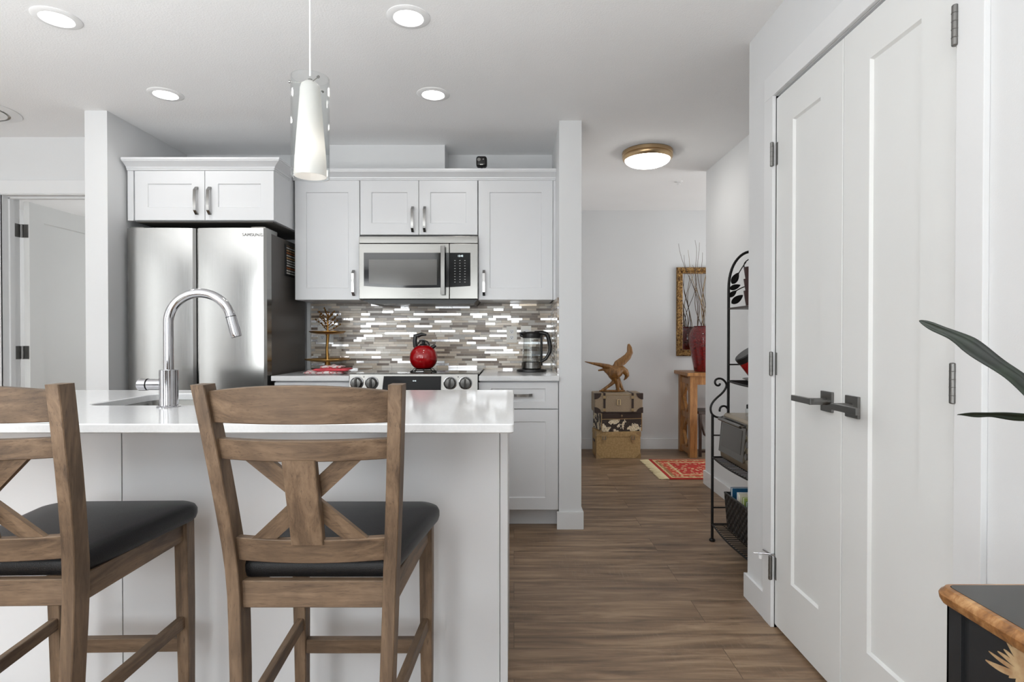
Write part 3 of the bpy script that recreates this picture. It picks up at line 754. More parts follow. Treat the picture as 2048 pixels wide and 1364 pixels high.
# ---------------------------------------------------------------- slide-in range
YR = 3.343
t = thing('stove', 'stainless steel slide-in stove with glass cooktop and four front knobs', 'stove', ((rx0 + rx1) / 2, 3.68, 0))
MB().box(rx0 + 0.002, rx1 - 0.002, YR + 0.05, YW - 0.03, 0.03, 0.905).build('oven_body', 'black_plastic', t)
MB().box(rx0 + 0.003, rx1 - 0.003, YR - 0.01, YR + 0.05, 0.18, 0.79, 0.006).build('oven_door', 'steel', t)
MB().tube([(rx0 + 0.06, YR - 0.05, 0.74), (rx1 - 0.06, YR - 0.05, 0.74)], 0.011, 14).build('oven_handle', 'steel', t)
MB().box(rx0 + 0.003, rx1 - 0.003, YR - 0.006, YR + 0.05, 0.04, 0.172, 0.004).build('storage_drawer', 'steel', t)
zp1 = 0.928
MB().prism([(YR, 0.80), (YR + 0.022, zp1 - 0.004), (YR + 0.028, zp1), (YR + 0.075, zp1), (YR + 0.075, 0.80)], lambda u, v, w: Vector((w, u, v)), rx0, rx1, 0.0012).build('control_panel', 'steel', t)
m = MB().box(rx0 - 0.002, rx1 + 0.002, YR + 0.075, YW - 0.035, 0.9145, 0.9245, 0.002); m.build('glass_cooktop', 'black_glass', t)
def onp(px, py):   # point on the slanted panel
    q = P(px, py, YR + 0.01); v = q.z; return q.x, YR + 0.022 * (v - 0.80) / (zp1 - 0.804), v
for kx in (713.5, 743.5, 900.5, 931):
    x, y, z = onp(kx, 766)
    m = MB().lathe([(0.0395, 0.0), (0.0395, -0.006), (0.036, -0.0075), (0.033, -0.006)], (x, y, z), 36, 'y'); k1 = m.build('knob', 'chrome', t)
    MB().lathe([(0.033, -0.005), (0.030, -0.022), (0.027, -0.028), (0.0, -0.029)], (x, y, z), 36, 'y').build('knob_cap', 'nickel', k1)
    MB().box(x - 0.006, x + 0.006, y - 0.040, y - 0.026, z - 0.027, z + 0.029, 0.003).build('grip_bar', 'steel', k1)
x0, y, z0 = onp(763, 780); x1, _, z1 = onp(884, 751)
M['white_line'] = paint('panel_frame', (215, 215, 215), 0.3)
fp = lambda u, v, w: Vector((u, YR + 0.022 * (v - 0.80) / (zp1 - 0.804) + w, v))
MB().prism([(x0, z0 - 0.02), (x1, z0 - 0.02), (x1, z1), (x0 + 0.008, z1)], fp, -0.003, 0.004).build('display_frame', 'steel', t)
MB().prism([(x0 + 0.005, z0 - 0.015), (x1 - 0.005, z0 - 0.015), (x1 - 0.005, z1 - 0.004), (x0 + 0.012, z1 - 0.004)], fp, -0.0045, 0.004).build('display', 'display_glass', t)
text_mesh('clock_digits', '12:42', 0.010, M['display'], t, fr_y(onp(823, 764)[1] - 0.0055), (PX(828, YR), PZ(762, YR)))
for kx in (727, 916):
    x, y, z = onp(kx, 754); MB().lathe([(0.003, 0), (0.003, -0.002), (0, -0.002)], (x, y, z), 10, 'y').build('indicator_dot', 'black_plastic', t)
M['ring_print'] = paint('burner_ring_print', (120, 120, 122), 0.1)
for cx, cy, r in ((rx0 + 0.2, 3.56, 0.105), (rx1 - 0.2, 3.56, 0.09), (rx0 + 0.2, 3.82, 0.08), (rx1 - 0.2, 3.82, 0.10)): MB().lathe([(r - 0.0012, 0.9247), (r + 0.0012, 0.9247)], (cx, cy, 0), 48).build('burner_ring', 'ring_print', t)

# ---------------------------------------------------------------- island
IX0, IX1, IY0, IY1 = -2.32, 0.0, 1.528, 2.492
YI = 1.83
t = thing('kitchen_island', 'long white kitchen island base with plain back panels', 'island', (-1.17, 2.14, 0))
MB().box(IX0 + 0.05, -0.046, YI + 0.018, IY1 - 0.04, 0.10, 0.66).build('cabinet_body', 'cabinet', t)
xsn = PX(242, YI)
for a, b in ((IX0 + 0.03, xsn - 0.0015), (xsn + 0.0015, PX(1000, YI) - 0.0012)):
    MB().box(a, b, YI, YI + 0.018, 0.0, ZC - 0.026, 0.001).build('back_panel', 'cabinet', t)
MB().box(PX(1000, YI) + 0.0005, PX(1015.5, YI), YI - 0.004, IY1 - 0.03, 0.0, ZC - 0.026, 0.001).build('end_panel', 'cabinet', t)
MB().box(IX0 + 0.03, IX0 + 0.05, YI + 0.018, IY1 - 0.03, 0.0, ZC - 0.026, 0.001).build('end_panel', 'cabinet', t)
MB().box(xsn - 0.0014, xsn + 0.0014, YI + 0.004, YI + 0.018, 0, ZC - 0.03).build('panel_joint', 'gap', t)
for k in range(4):
    a = IX0 + 0.052 + k * 0.555
    m = MB(); shaker(m, lambda u, v, w: Vector((u, IY1 - 0.02 - w, v)), a, a + 0.55, 0.11, 0.88, 0.019, 0.072, 0.072, 0.072)
    d = m.build('door', 'cabinet', t); pull(0.165, 0.016, lambda u, v, w: Vector((u, IY1 - 0.02 - w, v)), (a + (0.51 if k % 2 == 0 else 0.04), 0.76), True).build('handle', 'pull', d)
MB().box(IX0 + 0.05, -0.046, IY1 - 0.12, IY1 - 0.10, 0, 0.10).build('toe_kick', 'cabinet', t)
# counter with the sink cut-out
sx0, sx1, sy0, sy1 = -1.47, -0.76, 1.938, 2.345
outer = rrect(IX0, IX1, IY0, IY1, 0.012, 4); hole = rrect(sx0, sx1, sy0, sy1, 0.06, 6)
b = 0.003; th = 0.0256
cx, cy = (IX0 + IX1) / 2, (IY0 + IY1) / 2
def inset(poly, d, x0, x1, y0, y1):
    return [(x + (d if x < (x0 + x1) / 2 else -d), y + (d if y < (y0 + y1) / 2 else -d)) for x, y in poly]
oi = inset(outer, b, IX0, IX1, IY0, IY1); ho = inset(hole, -b, sx0, sx1, sy0, sy1)
m = MB(); n, k = len(outer), len(hole); V = []; F = []
loops = [(oi, ZC), (outer, ZC - b), (outer, ZC - th + b), (oi, ZC - th)]
for L, z in loops: V += [(x, y, z) for x, y in L]
for i in range(3):
    for j in range(n): a_ = i * n + j; b_ = i * n + (j + 1) % n; F.append((a_, b_, b_ + n, a_ + n))
o2 = len(V)
for L, z in [(ho, ZC), (hole, ZC - b), (hole, ZC - th)]: V += [(x, y, z) for x, y in L]
for i in range(2):
    for j in range(k): a_ = o2 + i * k + j; b_ = o2 + i * k + (j + 1) % k; F.append((a_, a_ + k, b_ + k, b_))
for (L1, s1, L2, s2, z) in ((oi, 0, ho, o2, ZC), (oi, 3 * n, hole, o2 + 2 * k, ZC - th)):
    tri = tessellate_polygon([[Vector((x, y, 0)) for x, y in L1], [Vector((x, y, 0)) for x, y in L2[::-1]]])
    idx = [s1 + i for i in range(n)] + [s2 + (k - 1 - i) for i in range(k)]
    F += [tuple(idx[q] for q in tr) for tr in tri]
m.add(V, F)
tag(m.build('island_countertop', 'quartz', None, angle=30), 'large white quartz island countertop with a sink cut-out', 'countertop')
# sink
m = MB(); levels = [(0.004, ZC - th), (0.004, ZC - th - 0.003), (-0.002, ZC - th - 0.02), (-0.006, ZC - 0.17), (-0.03, ZC - 0.205), (-0.16, ZC - 0.212)]
V = []; F = []
for d, z in levels: V += [(x, y, z) for x, y in inset(hole, -d, sx0, sx1, sy0, sy1)]
for i in range(len(levels) - 1):
    for j in range(k): a_ = i * k + j; b_ = i * k + (j + 1) % k; F.append((a_, a_ + k, b_ + k, b_))
F.append(tuple(range((len(levels) - 1) * k, len(levels) * k)))
m.add(V, F); sk = m.build('sink', 'steel', None); tag(sk, 'undermount stainless sink set in the island', 'sink')
MB().lathe([(0.045, 0.0), (0.040, 0.003), (0.02, -0.001), (0.0, -0.001)], ((sx0 + sx1) / 2, (sy0 + sy1) / 2, ZC - 0.2115), 28).build('drain', 'chrome', sk)
# faucet
YT = 1.895; fxx = PX(337, YT)
t = thing('kitchen_faucet', 'tall chrome gooseneck faucet on the island', 'faucet', (fxx, YT, ZC))
zt0 = PZ(739, YT)
MB().lathe([(0.0, 0), (0.036, 0), (0.036, 0.003), (0.029, 0.006), (0.0285, 0.01), (0.0285, zt0 - ZC - 0.002), (0.0265, zt0 - ZC), (0, zt0 - ZC)], (fxx, YT, ZC), 40).build('faucet_base', 'chrome', t)
ang = math.radians(8); dv = Vector((math.cos(ang), math.sin(ang), 0))
rr = 0.099; zc = PZ(648, YT) + 0.005 ; rt = 0.0155
base_ = Vector((fxx, YT, 0))
pts = [base_ + Vector((0, 0, zt0 - 0.004)), base_ + Vector((0, 0, zc - 0.05))]
for i in range(31):
    a = PI - (PI - math.radians(12)) * i / 30 if i <= 30 else 0
    pts.append(base_ + dv * (rr + rr * math.cos(a)) + Vector((0, 0, zc + rr * math.sin(a))))
e = pts[-1]; dirn = (pts[-1] - pts[-2]).normalized()
MB().tube(pts, rt, 20).build('spout', 'chrome', t)
MB().tube([e - dirn * 0.0008, e + dirn * 0.0018], 0.0169, 20).build('spray_joint', 'gap', t)
MB().tube([e + dirn * 0.0015, e + dirn * 0.062, e + dirn * 0.070], [0.0165, 0.0175, 0.0165], 20).build('spray_head', 'chrome', t)
hzc = PZ(769, YT)
MB().tube([(fxx, YT, hzc), (fxx - 0.066, YT, hzc)], 0.0185, 28).build('handle_stem', 'chrome', t)
MB().tube([(fxx - 0.070, YT, hzc), (fxx - 0.096, YT, hzc), (fxx - 0.099, YT, hzc)], [0.0200, 0.0200, 0.0170], 28).build('handle_knob', 'chrome', t)
MB().tube([(fxx - 0.065, YT, hzc), (fxx - 0.071, YT, hzc)], 0.015, 20).build('handle_gap', 'black_plastic', t)

# ---------------------------------------------------------------- counter stools
def make_stool(loc, rz, label):
    t = thing('counter_stool', label, 'stool', loc, rz, group='wooden counter stools at the island')
    def B(mb, name, mat, par=t): return mb.build(name, mat, par, world=False)
    def yb(z):  # rake of the back posts above the seat
        return 0.0 if z < 0.60 else -0.085 * ((z - 0.60) / 0.448) ** 1.25
    def xh(z):  # half distance between post centres
        if z < 0.38: return 0.158 + 0.006 * z / 0.38
        if z < 0.62: return 0.164 + 0.008 * (z - 0.38) / 0.24
        return 0.172 + 0.030 * ((z - 0.62) / 0.428) ** 1.0
    def ybl(z): return yb(z) if z >= 0.6 else -0.035 * ((0.6 - z) / 0.6) ** 2
    for s in (-1, 1):
        zs = [0, 0.1, 0.2, 0.3, 0.4, 0.5, 0.58, 0.64, 0.7, 0.78, 0.86, 0.94, 1.0, 1.05]
        B(MB().sweep_rect([(s * xh(z), ybl(z), z) for z in zs], (0.0145, 0, 0), [(0, 0.021 + 0.004 * min(1, z / 0.6) * (1 if z < 0.7 else 0.6), 0) for z in zs]), 'rear_leg', 'wood_z')
        fx = 0.186
        B(MB().sweep_rect([(s * (fx - 0.0), 0.418 + 0.006, 0), (s * fx, 0.418, 0.35), (s * fx, 0.412, 0.603)], [(0.015, 0, 0), (0.018, 0, 0), (0.019, 0, 0)], [(0, 0.017, 0), (0, 0.021, 0), (0, 0.022, 0)]), 'front_leg', 'wood_z')
        B(MB().sweep_rect([(s * 0.170, 0.02, 0.576), (s * 0.184, 0.395, 0.576)], (0.010, 0, 0), (0, 0, 0.030)), 'side_apron', 'wood_y')
        B(MB().sweep_rect([(s * 0.161, 0.008, 0.292), (s * 0.184, 0.402, 0.303)], (0.010, 0, 0), (0, 0, 0.0175)), 'side_stretcher', 'wood_y')
    def rail(z0, z1, name, bow, arch=0.0, th=0.011, inset_=0.012):
        zc = (z0 + z1) / 2; N = 14; P_ = []; Hs = []
        hw = xh(zc) - inset_
        for i in range(N + 1):
            u = -1 + 2 * i / N; a = arch * (1 - u * u)
            P_.append((u * hw, yb(zc) - bow * (1 - u * u) , zc + a / 2)); 
            slope = (yb(z1) - yb(z0)) / (z1 - z0); hh = (z1 - z0 + a) / 2
            Hs.append((0, slope * hh, hh))
        B(MB().sweep_rect(P_, (0, th, 0), Hs), name, 'wood_x')
    rail(0.969, 1.036, 'top_rail', 0.034, 0.014)
    rail(0.889, 0.934, 'back_rail', 0.034)
    rail(0.656, 0.709, 'back_rail', 0.020)
    rail(0.547, 0.607, 'seat_rail', 0.0)
    rail(0.22, 0.255, 'lower_stretcher', 0.0)
    # front apron and stretcher
    B(MB().sweep_rect([(-0.17, 0.415, 0.576), (0.17, 0.415, 0.576)], (0, 0.010, 0), (0, 0, 0.030)), 'front_apron', 'wood_x')
    B(MB().sweep_rect([(-0.17, 0.418, 0.232), (0.17, 0.418, 0.232)], (0, 0.012, 0), (0, 0, 0.0205)), 'front_stretcher', 'wood_x')
    # centre splat and X braces
    y1, y0 = yb(0.889) - 0.034, yb(0.709) - 0.020
    sl = (y1 - y0) / (0.889 - 0.709)
    B(MB().sweep_rect([(0, y0 - 0.006 - 0.009 * sl, 0.700), (0, y1 - 0.006, 0.893)], (0.0345, 0, 0), (0, 0.010, 0)), 'splat', 'wood_z')
    for s in (-1, 1):
        zt, zb2 = 0.896, 0.702
        for part in (0, 1):   # each diagonal, upper and lower half, behind the splat
            a = (s * -0.103, zt) if part == 0 else (s * 0.0, (zt + zb2) / 2); b_ = (s * 0.0, (zt + zb2) / 2) if part == 0 else (s * 0.106, zb2)
            if part: continue
            a3 = Vector((s * -0.103, yb(zt) - 0.015, zt)); b3 = Vector((s * 0.106, yb(zb2) - 0.011, zb2))
            d = (b3 - a3).normalized(); nrm = d.cross(Vector((0, 1, 0))).normalized()
            # ends cut level with the rails
            hw_ = 0.0185 / abs(nrm.z)
            mbx = MB(); V = []; 
            for c in (a3, b3):
                off = Vector((0.0185 / abs(d.z), 0, 0))
                for sy in (-0.0065, 0.0065):
                    V += [c - off + Vector((0, sy + s * 0.0004, 0)), c + off + Vector((0, sy + s * 0.0004, 0))]
            mbx.add(V, [(0, 1, 3, 2), (4, 6, 7, 5), (0, 4, 5, 1), (2, 3, 7, 6), (0, 2, 6, 4), (1, 5, 7, 3)])
            B(mbx, 'cross_brace', 'wood_diag' + ('a' if s > 0 else 'b'))
    # cushion: trapezoid with rounded corners and a domed top
    out = []
    def corner(cx, cy, r, a0, a1, n=7):
        for i in range(n + 1):
            a = math.radians(a0 + (a1 - a0) * i / n); out.append((cx + r * math.cos(a), cy + r * math.sin(a)))
    corner(0.163, 0.395, 0.060, -8, 80); 
    corner(-0.163, 0.395, 0.060, 100, 188)
    corner(-0.150, 0.032, 0.024, 188, 270); corner(0.150, 0.032, 0.024, 270, 352)
    lv = [(-0.006, 0.606), (0.0, 0.611), (0.004, 0.622), (0.004, 0.636), (-0.002, 0.646), (-0.014, 0.652), (-0.04, 0.657), (-0.09, 0.661), (-0.15, 0.662)]
    V = []; F = []; n = len(out); cxx, cyy = 0, 0.215
    for d, z in lv:
        for x, y in out:
            vx, vy = x - cxx, y - cyy
            if d > -0.05:
                L = math.hypot(vx, vy); k_ = 1 + d / L
            else:
                k_ = max(0.05, 1 + d / 0.2)
            V.append((cxx + vx * k_, cyy + vy * k_, z))
    for i in range(len(lv) - 1):
        for j in range(n): a = i * n + j; b_ = i * n + (j + 1) % n; F.append((a, b_, b_ + n, a + n))
    F.append(tuple(range(n))[::-1]); F.append(tuple(range((len(lv) - 1) * n, len(lv) * n)))
    B(MB().add(V, F), 'seat_cushion', 'leather')
    return t
for nm, an in (('a', 1), ('b', -1)):
    src = M['wood_x']
    mt = src.copy(); mt.name = 'weathered_wood_diagonal_' + nm
    for nd in mt.node_tree.nodes:
        if nd.type == 'MAPPING' and nd.inputs['Scale'].default_value[0] < 5 and nd.inputs['Scale'].default_value[1] > 5:
            nd.vector_type = 'TEXTURE' if False else 'POINT'
            sc = nd.inputs['Scale'].default_value[:]
            nd2 = mt.node_tree.nodes.new('ShaderNodeMapping'); nd2.inputs['Rotation'].default_value = (0, -math.radians(43) * an, 0)
            lk = nd.inputs['Vector'].links[0]; frm = lk.from_socket; mt.node_tree.links.new(frm, nd2.inputs['Vector']); mt.node_tree.links.new(nd2.outputs[0], nd.inputs['Vector'])
    M['wood_diag' + nm] = mt
s1 = make_stool((-0.445, 1.27, 0), 0.0, 'weathered brown wooden counter stool with black seat, fully in view')
s2 = copy_tree(s1); s2.location = (-1.157, 1.275, 0); s2.rotation_euler = (0, 0, math.radians(1.5)); s2['label'] = 'weathered brown wooden counter stool cut off by the left edge of the picture'

# ---------------------------------------------------------------- things on the worktops
# red kettle on a wire trivet
YK = 3.56; kx = PX(847, YK); kr = 28 / F_PX * YK
tr = thing('wire_trivet', 'black wire trivet under the red kettle', 'trivet', (kx, YK, 0.9245))
m = MB()
ring = lambda r, z, n=36: [(kx + r * math.cos(2 * PI * i / n), YK + r * math.sin(2 * PI * i / n), z) for i in range(n + 1)]
m.tube(ring(0.082, 0.929), 0.003, 8, cap=False); m.tube(ring(0.045, 0.945), 0.0025, 8, cap=False)
for k in range(8):
    a = 2 * PI * k / 8 + 0.2; c, s = math.cos(a), math.sin(a)
    m.tube([(kx + 0.082 * c, YK + 0.082 * s, 0.929), (kx + 0.068 * c, YK + 0.068 * s, 0.936), (kx + 0.060 * c, YK + 0.060 * s, 0.9465), (kx + 0.045 * c, YK + 0.045 * s, 0.9465)], 0.0023, 6)
m.build('wire_frame', 'black_metal', tr)
zb_ = 0.9495; zc_ = zb_ + kr * 0.76
t = thing('red_kettle', 'round red enamel whistling kettle with a black handle on the stove', 'kettle', (kx, YK, zb_))
prof = [(0.0, zb_), (kr * 0.56, zb_), (kr * 0.64, zb_ + 0.003)]
for i in range(1, 20):
    a = -0.86 + (0.86 + 1.25) * i / 20; prof.append((kr * math.cos(a), zc_ + kr * 0.94 * math.sin(a)))
ztp = prof[-1][1]; prof += [(kr * 0.28, ztp + 0.001)]
MB().lathe(prof, (kx, YK, 0), 48).build('kettle_body', 'red_enamel', t)
MB().lathe([(kr * 0.33, ztp - 0.002), (kr * 0.34, ztp + 0.002), (kr * 0.25, ztp + 0.008), (0.010, ztp + 0.012), (0.011, ztp + 0.022), (0.006, ztp + 0.027), (0, ztp + 0.028)], (kx, YK, 0), 32).build('lid', 'black_plastic', t)
h0 = Vector((kx - 0.052, YK, ztp - 0.012)); zt_ = PZ(666, YK)
MB().tube([h0, (kx - 0.054, YK, ztp + 0.03), (kx - 0.050, YK, ztp + 0.062), (kx - 0.036, YK, zt_ - 0.018), (kx - 0.012, YK, zt_ - 0.008), (kx + 0.018, YK, zt_ - 0.012)], [0.012, 0.014, 0.014, 0.014, 0.012, 0.006], 14, flat=((0, 1, 0), 0.8)).build('handle', 'black_plastic', t)
MB().tube([(kx - 0.03, YK, zt_ - 0.045), (kx + 0.0, YK, zt_ - 0.04), (kx + 0.010, YK, zt_ - 0.05)], 0.004, 8).build('trigger', 'chrome', t)
MB().tube([(kx - 0.042, YK, ztp), (kx - 0.025, YK, ztp + 0.025), (kx, YK, ztp + 0.032), (kx + 0.024, YK, ztp + 0.024), (kx + 0.038, YK, ztp + 0.0)], 0.005, 10).build('lid_hoop', 'black_plastic', t)
MB().tube([(kx + 0.040, YK, ztp - 0.022), (kx + 0.066, YK, ztp - 0.004), (kx + 0.074, YK, ztp + 0.003)], [0.016, 0.012, 0.011], 14).build('spout', 'black_plastic', t)

# electric glass kettle
YE = 3.79; ex = PX(1063, YE)
t = thing('glass_kettle', 'electric glass kettle with black handle and base in the corner', 'kettle', (ex, YE, ZC))
MB().lathe([(0.0, 0), (0.098, 0), (0.100, 0.004), (0.098, 0.014), (0.080, 0.018), (0, 0.018)], (ex, YE, ZC), 48).build('power_base', 'black_plastic', t)
MB().lathe([(0.0, 0.019), (0.062, 0.019), (0.066, 0.024), (0.066, 0.062), (0.062, 0.064)], (ex, YE, ZC), 48).build('steel_collar', 'steel', t)
gp = [(0.062, 0.064), (0.063, 0.075), (0.060, 0.12), (0.056, 0.18), (0.054, 0.222), (0.056, 0.235)]
MB().lathe(gp + [(r - 0.003, h) for r, h in gp[::-1]], (ex, YE, ZC), 48).build('glass_jug', 'glass', t)
M['water'] = thin_glass('water', (0.93, 0.95, 0.96, 1), 1.33)
MB().lathe([(0.0, 0.066), (0.059, 0.068), (0.056, 0.12), (0.053, 0.165), (0.0, 0.165)], (ex, YE, ZC), 40).build('water', 'water', t)
MB().lathe([(0.058, 0.222), (0.060, 0.232), (0.060, 0.252), (0.052, 0.262), (0.0, 0.266)], (ex, YE, ZC), 40).build('lid_ring', 'black_plastic', t)
MB().tube([(ex - 0.05, YE, ZC + 0.236), (ex - 0.070, YE, ZC + 0.242), (ex - 0.078, YE, ZC + 0.254), (ex - 0.04, YE, ZC + 0.262)], [0.012, 0.012, 0.007, 0.006], 12).build('spout', 'black_plastic', t)
hp = [(ex + 0.02, YE, ZC + 0.258), (ex + 0.07, YE, ZC + 0.258), (ex + 0.100, YE, ZC + 0.250), (ex + 0.113, YE, ZC + 0.225), (ex + 0.124, YE, ZC + 0.165), (ex + 0.122, YE, ZC + 0.13), (ex + 0.096, YE, ZC + 0.085), (ex + 0.066, YE, ZC + 0.066)]
MB().tube(hp, [0.012, 0.014, 0.015, 0.014, 0.013, 0.012, 0.011, 0.010], 14).build('handle', 'black_plastic', t)
MB().tube([(ex + 0.066, YE, ZC + 0.245), (ex + 0.066, YE, ZC + 0.04)], 0.008, 10).build('handle_spine', 'black_plastic', t)

# two-tier gold tray with tree
YTt = 3.84; tx = PX(655, YTt)
t = thing('tiered_tray', 'gold two-tier serving tray with a little metal tree on top', 'tray', (tx, YTt, ZC))
z1, z2 = PZ(722, YTt), PZ(667, YTt)
MB().lathe([(0, 0), (0.045, 0), (0.043, 0.006), (0.024, 0.022), (0.015, z1 - ZC - 0.004), (0.03, z1 - ZC - 0.001), (0, z1 - ZC)], (tx, YTt, ZC), 32).build('foot', 'gold', t)
def plate(R, z):
    mb = MB(); n = 48; V = []; F = []
    for (r, h) in ((0.0, -0.006), (0.5 * R, -0.004), (0.9 * R, 0.004), (R, 0.012), (R * 0.985, 0.016), (0.9 * R, 0.010), (0.6 * R, 0.004), (0, 0.004)):
        for k in range(n):
            a = 2 * PI * k / n; w = 1 + 0.035 * math.sin(8 * a) * (r > 0.8 * R); V.append((tx + r * w * math.cos(a), YTt + r * w * math.sin(a), z + h))
    for i in range(7):
        for k in range(n): a = i * n + k; b = i * n + (k + 1) % n; F.append((a, b, b + n, a + n))
    return mb.add(V, F)
plate(0.145, z1).build('lower_tray', 'gold', t); plate(0.115, z2).build('upper_tray', 'gold', t)
m = MB().tube([(tx, YTt, z1), (tx - 0.004, YTt, z1 + 0.08), (tx + 0.002, YTt, z2 - 0.02), (tx, YTt, z2)], [0.013, 0.009, 0.010, 0.015], 10)
m.tube([(tx, YTt, z2), (tx + 0.002, YTt, z2 + 0.05), (tx, YTt, z2 + 0.13)], [0.008, 0.006, 0.003], 8)
m.build('trunk', 'gold', t)
random.seed(5); m = MB()
for k in range(16):
    a = k * 2.4; h = z2 + 0.015 + 0.115 * (k / 16); L = 0.085 * (1 - 0.5 * k / 16)
    d = Vector((math.cos(a), math.sin(a), 0)); q0 = Vector((tx, YTt, h)); q1 = q0 + d * L * 0.5 + Vector((0, 0, 0.018)); q2 = q0 + d * L + Vector((0, 0, 0.03 + 0.02 * random.random()))
    m.tube([q0, q1, q2], [0.0032, 0.0026, 0.0018], 6)
    for q in (q1, q2, (q1 + q2) / 2): m.lathe([(0, -0.008), (0.0075, 0), (0, 0.008)], q + Vector((0, 0, 0.004)), 6)
m.build('branches', 'gold', t)

# folded towel
def towel_mat():
    m = NT('striped_towel'); sp = m.node('ShaderNodeSeparateXYZ'); m.link(m.coords((1, 1, 1), (0, 0, 0.5)), sp.inputs[0])
    n = m.noise(m.coords(), 14, 2)
    x = m.math('FRACT', m.math('ADD', m.math('MULTIPLY', sp.outputs['X'], 30.0), m.math('MULTIPLY', n, 0.9)))
    y = m.math('FRACT', m.math('ADD', m.math('MULTIPLY', sp.outputs['Y'], 24.0), n))
    k = m.math('MAXIMUM', m.math('LESS_THAN', x, 0.15), m.math('LESS_THAN', y, 0.12))
    m.set(Base_Color=m.mix(m.math('MULTIPLY', k, 0.85), lin((226, 218, 216)), lin((196, 44, 58))), Roughness=0.95)
    m.bump(m.noise(m.coords(), 400, 2), 0.5, 0.001); return m.m
M['towel'] = towel_mat()
M['towel_red'] = paint('towel_red_border', (205, 74, 84), 0.95, 0.1, 0.5, 400)
YO = 3.47; ta, tb = PX(603, YO), PX(694, YO)
t = thing('kitchen_towel', 'folded red and white striped kitchen towel on the worktop', 'towel', ((ta + tb) / 2, YO + 0.06, ZC))
def layer(x0, x1, y0, y1, z, th, seed, mat, name):
    random.seed(seed); ph = [random.uniform(0, 6) for _ in range(6)]; nx, ny = 26, 12; V = []; F = []
    for s in (0, 1):
        for i in range(nx + 1):
            for j in range(ny + 1):
                u, v = i / nx, j / ny; ed = min(u, 1 - u, v, 1 - v) * 8; ed = min(1, ed) ** 0.5
                wv = 0.006 * math.sin(7 * u + ph[0]) * math.sin(4 * v + ph[1]) + 0.003 * math.sin(15 * u + ph[2] + 6 * v)
                zz = z + (th * (0.5 + 0.5 * ed) + max(0, wv) if s else th * 0.5 * (1 - ed) )
                V.append((x0 + (x1 - x0) * u + 0.006 * math.sin(5 * v + ph[3]) , y0 + (y1 - y0) * v + 0.007 * math.sin(6 * u + ph[4]), zz))
    w = ny + 1; K = (nx + 1) * w
    for i in range(nx):
        for j in range(ny):
            a = i * w + j; F.append((a, a + w, a + w + 1, a + 1)); F.append((K + a, K + a + 1, K + a + w + 1, K + a + w))
    edge = [i * w for i in range(nx + 1)] + [nx * w + j for j in range(1, w)] + [i * w + ny for i in range(nx - 1, -1, -1)] + [j for j in range(ny - 1, 0, -1)]
    for a, b in zip(edge, edge[1:] + edge[:1]): F.append((a, b, b + K, a + K))
    return MB().add(V, F).build(name, mat, t, angle=80)
layer(ta, tb - 0.03, YO, YO + 0.18, ZC + 0.0004, 0.020, 1, 'towel', 'bottom_fold')
layer(ta + 0.07, tb, YO - 0.012, YO + 0.15, ZC + 0.0205, 0.016, 2, 'towel_red', 'red_border_fold')
layer(ta + 0.10, tb - 0.05, YO + 0.02, YO + 0.16, ZC + 0.0365, 0.014, 4, 'towel', 'top_fold')

# outlets and switch plates on the backsplash
def outlet(px, py, label, w=0.072, gangs=1, kind='socket'):
    Y = YW - 0.0155; x = PX(px, Y); z = PZ(py, Y)
    t = thing('wall_outlet' if kind == 'socket' else 'light_switch', label, 'outlet' if kind == 'socket' else 'switch', (x, Y, z))
    MB().box(x - w / 2, x + w / 2, Y, YW - 0.0101, z - 0.058, z + 0.058, 0.0015).build('cover_plate', 'plate', t)
    for q in range(gangs):
        xc = x + (q - (gangs - 1) / 2) * 0.046
        if kind == 'socket' and q == 0:
            for s in (-1, 1):
                zc = z + s * 0.021
                o = MB().lathe([(0.0, -0.0012), (0.0155, -0.0010), (0.016, 0.0)], (xc, Y, zc), 20, 'y').build('socket_face', 'white_plastic', t)
                m = MB()
                for dx in (-0.006, 0.006): m.box(xc + dx - 0.0012, xc + dx + 0.0012, Y - 0.0018, Y - 0.0011, zc - 0.001, zc + 0.007)
                m.lathe([(0.0, -0.0018), (0.0026, -0.0017), (0.0026, -0.001)], (xc, Y, zc - 0.007), 10, 'y'); m.build('slots', 'black_plastic', o)
        else:
            MB().box(xc - 0.016, xc + 0.016, Y - 0.003, Y, z - 0.033, z + 0.033, 0.001).build('rocker', 'white_plastic', t)
outlet(651, 668.5, 'double cover plate with outlet behind the gold tiered tray', 0.112, 2)
outlet(1023.5, 669, 'single wall outlet on the backsplash left of the glass kettle', 0.074, 1)
outlet(1052, 668, 'switch plate partly hidden behind the glass kettle', 0.074, 1, 'switch')

# little black camera on the cabinet top
YCm = 3.70; cx_ = PX(963, YCm); zc0 = 2.1675
t = thing('security_camera', 'small black cube security camera on top of the wall cabinets', 'camera', (cx_, YCm, zc0))
zc1 = PZ(321.5, YCm)
MB().box(cx_ - 0.035, cx_ + 0.035, YCm, YCm + 0.06, zc1 - 0.034, zc1 + 0.034, 0.016, 4).build('camera_body', 'black_plastic', t)
MB().lathe([(0, -0.003), (0.011, -0.003), (0.012, 0.0)], (cx_ - 0.016, YCm, zc1 + 0.008), 20, 'y').build('lens', 'pewter', t)
MB().lathe([(0, -0.002), (0.005, -0.002), (0.005, 0.0)], (cx_ + 0.012, YCm, zc1 + 0.010), 12, 'y').build('sensor', 'nickel', t)
MB().box(cx_ - 0.010, cx_ + 0.010, YCm - 0.001, YCm + 0.001, zc1 - 0.026, zc1 - 0.021).build('logo_bar', 'plate', t)
MB().lathe([(0, 0), (0.026, 0), (0.026, 0.003), (0.006, 0.006), (0.006, zc1 - zc0 - 0.03), (0, zc1 - zc0 - 0.03)], (cx_, YCm + 0.03, zc0), 20).build('stand', 'black_plastic', t)

